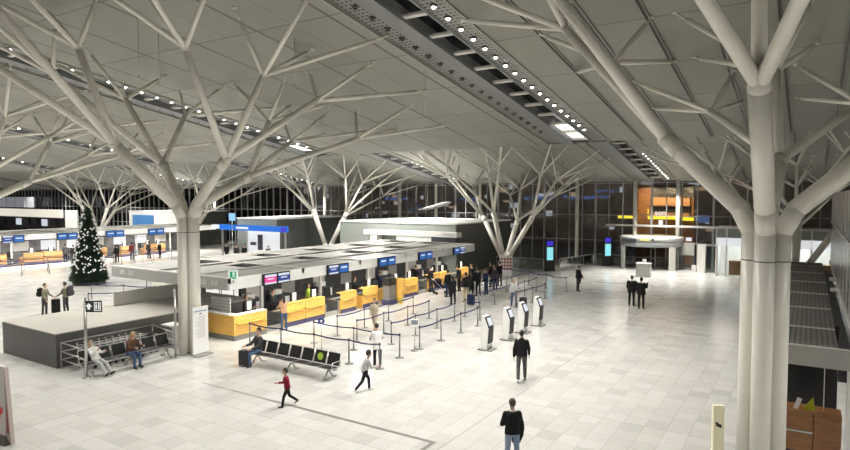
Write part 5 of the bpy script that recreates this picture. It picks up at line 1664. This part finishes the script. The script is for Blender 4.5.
p_ = person('person with a large backpack and olive jacket standing behind the enclosure, right of the two', G(66, 313), 270, 1.72, 4, STAND, ((24, 8, 40), (10, 8, 20)), 'olive', 'charcoal', hair=HAIRK)
backpack(p_, CLOTH['charcoal'], 'large dark backpack worn by the right of the two behind the enclosure', 1.2)
suitcase(G(56, 313.5), R(32), 0.38, 0.25, 0.8, CLOTH['black'], 'small black suitcase between the two people with backpacks')
# seated people
SIT = ((84, 86), (80, 82))
person('man in a dark jacket and jeans sitting on the hall bench beside a suitcase', (-17.62, 15.66), 222, 1.80, -4, SIT, ((34, 10, 40), (40, 8, 45)), 'charcoal', 'jeans', seat=0.46, vox=NEAR, hair=HAIRK, head_pitch=8)
suitcase(G(244.5, 366), R(20), 0.38, 0.26, 0.62, BLACKP, 'black suitcase in front of the seated man at the bench')
person('person in a white shirt slumped on the near seat of the left bench', (-21.55, 11.62), 110, 1.60, -28, ((72, 40), (70, 38)), ((50, 14, 60), (60, 10, 70)), 'white', 'lightgrey', seat=0.46, vox=NEAR, hair=HAIRB)
person('person with fair hair in a dark jacket and jeans sitting on the left bench', (-21.45, 12.85), 118, 1.70, 12, SIT, ((46, 10, 50), (44, 10, 52)), 'brown', 'jeans', seat=0.46, vox=NEAR, hair=HAIRL, head_pitch=20, long_hair=True)
# queue in the middle
Q = [((431, 292), 300, 'black', 'charcoal', 'person in black standing at the desks left of the stroller', HAIRK, False, 1.75),
     ((453, 304.5), 330, 'black', 'black', 'woman in a black coat nearest in the waiting group', HAIRK, True, 1.68),
     ((466, 302), 345, 'charcoal', 'beige', 'person with a big black backpack and light trousers in the waiting group', HAIRK, False, 1.80),
     ((478, 296), 320, 'black', 'black', 'tall person in black in the middle of the waiting group', HAIRK, False, 1.86),
     ((486, 294.5), 300, 'navy', 'navy', 'person in a navy jacket on the right of the waiting group', HAIRB, False, 1.70),
     ((495, 290), 310, 'charcoal', 'navy', 'person in charcoal second from the right of the waiting group', HAIRG, False, 1.70),
     ((499.5, 286), 330, 'black', 'charcoal', 'person in black at the right edge of the waiting group', HAIRK, False, 1.76),
     ((472, 290), 300, 'black', 'navy', 'person in black at the back of the waiting group by the far desks', HAIRB, False, 1.78),
     ((448, 297), 310, 'black', 'navy', 'person in black with navy trousers right of the stroller', HAIRK, False, 1.74),
     ((471, 298), 335, 'black', 'black', 'long-haired person in black beside the tall person in the waiting group', HAIRB, True, 1.68),
     ((491, 287), 300, 'black', 'black', 'person in black at the back right of the waiting group', HAIRK, False, 1.78),
     ((459, 291), 290, 'charcoal', 'black', 'person in charcoal standing close to the far yellow desks', HAIRK, False, 1.74)]
for q, a, tp__, pn, lb_, hh, lg, ht in Q:
    p_ = person(lb_, G(*q), a, ht, 3, STAND, ((10, 10, 20), (14, 10, 30)), tp__, pn, hair=hh, long_hair=lg, vox=0.014, coat=0.16 if lg else 0.08, bulk=0.03)
    if 'big black backpack' in lb_: backpack(p_, CLOTH['black'], 'big black backpack worn over beige trousers in the waiting group', 1.25)
suitcase(G(471, 305), R(10), 0.42, 0.28, 0.62, CLOTH['navy'], 'navy suitcase at the feet of the waiting group')
# stroller
p = G(441, 294)
t = thing('stroller', 'navy stroller with a dark hood beside the waiting group', 'stroller', (p.x, p.y, 0), R(-40))
mb = MB(); mb.loft([[(0.22 * math.cos(a) , y, z + 0.16 * math.sin(a)) for a in [2 * math.pi * i / 12 for i in range(12)]] for y, z in ((-0.4, 0.62), (-0.1, 0.55), (0.3, 0.52), (0.5, 0.6))]); mb.build('seat_shell', CLOTH['navy'], t)
mb = MB(); mb.ell((0, -0.25, 0.82), (0.25, 0.3, 0.25), 14, 8); mb.build('hood', CLOTH['black'], t)
mb = MB()
for s in (-1, 1):
    mb.path([(s * 0.25, -0.6, 1.02), (s * 0.25, -0.1, 0.5), (s * 0.25, 0.4, 0.1)], 0.015, 6); mb.path([(s * 0.25, -0.1, 0.5), (s * 0.25, -0.4, 0.1)], 0.015, 6)
mb.path([(-0.25, -0.6, 1.02), (0.25, -0.6, 1.02)], 0.02, 6); mb.build('frame', STEEL, t)
for s in (-1, 1):
    for y in (-0.4, 0.4):
        mb = MB(); mb.tube((s * 0.25 - 0.02, y, 0.1), (s * 0.25 + 0.02, y, 0.1), 0.1, 0.1, 14); mb.build('wheel', BLACKP, t)
# staff behind the desks
for (x, y), tp__, lb_ in (((-22.9, 19.6), 'black', 'staff member in black behind the yellow corner desk'), ((-23.0, 21.4), 'charcoal', 'staff member in charcoal behind the second yellow desk'), ((-23.0, 24.0), 'hivis', 'staff member in a lime vest behind the conveyor gap'),
                          ((-22.55, 27.4), 'black', 'staff member in black behind the fifth yellow desk'), ((-22.9, 30.4), 'navy', 'staff member in navy behind the sixth yellow desk'), ((-22.9, 34.5), 'black', 'staff member in black behind the eighth yellow desk')):
    person(lb_, (x, y), 150 - 57, 1.68, 4, STAND, ((30, 8, 60), (30, 8, 60)), tp__, 'black', vox=0.015, hair=HAIRB)
# far people: left island and the blue shop
FAR = [((xat(116, 33), 33.0), 'black', 300, 'person in black standing at the far desks right of the Christmas tree'), ((xat(148, 37.3), 37.3), 'charcoal', 290, 'person in charcoal at the far desks left of the tree column'),
       ((xat(159, 37.8), 37.8), 'black', 270, 'person in black nearest the left tree column at the far desks'), ((xat(131, 35.4), 35.4), 'maroon', 300, 'person in dark red at the far narrow desk'), ((xat(72, 30.5), 30.5), 'black', 300, 'person in black left of the Christmas tree at the far desks'),
       ((xat(64, 30.6), 30.6), 'charcoal', 280, 'person in charcoal left of the Christmas tree at the far desks'),
       ((xat(205, 40.0), 38.5), 'maroon', 200, 'person in dark red right of the left tree column near the blue shop'), ((xat(226, 39.8), 39.8), 'black', 160, 'person in black at the left of the group below the blue sign'),
       ((xat(236, 39.4), 39.4), 'charcoal', 180, 'person in charcoal in the group below the blue sign'), ((xat(244, 39.8), 39.8), 'black', 190, 'tallest person in black in the group below the blue sign'), ((xat(268, 40.2), 40.2), 'brown', 200, 'person in brown before the lit shop wall')]
for q, tp__, a, lb_ in FAR:
    person(lb_, q, a, 1.74, 3, STAND, ((10, 10, 20), (14, 10, 30)), tp__, 'black', vox=0.018, hair=HAIRK, bulk=0.03, coat=0.06)

# ------------------------------------------------------------------ world and view
w = bpy.data.worlds.new('night'); scene.world = w; w.use_nodes = True
bg = w.node_tree.nodes['Background']; bg.inputs['Color'].default_value = (0.012, 0.016, 0.03, 1); bg.inputs['Strength'].default_value = 1.0
scene.view_settings.view_transform = 'Standard'
scene.view_settings.look = 'None'
scene.view_settings.exposure = 0.38
scene.view_settings.gamma = 1.0
scene.view_settings.use_curve_mapping = False
scene.cycles.use_denoising = True
scene.cycles.max_bounces = 8
scene.cycles.diffuse_bounces = 5
scene.cycles.transparent_max_bounces = 16
scene.cycles.sample_clamp_indirect = 8.0
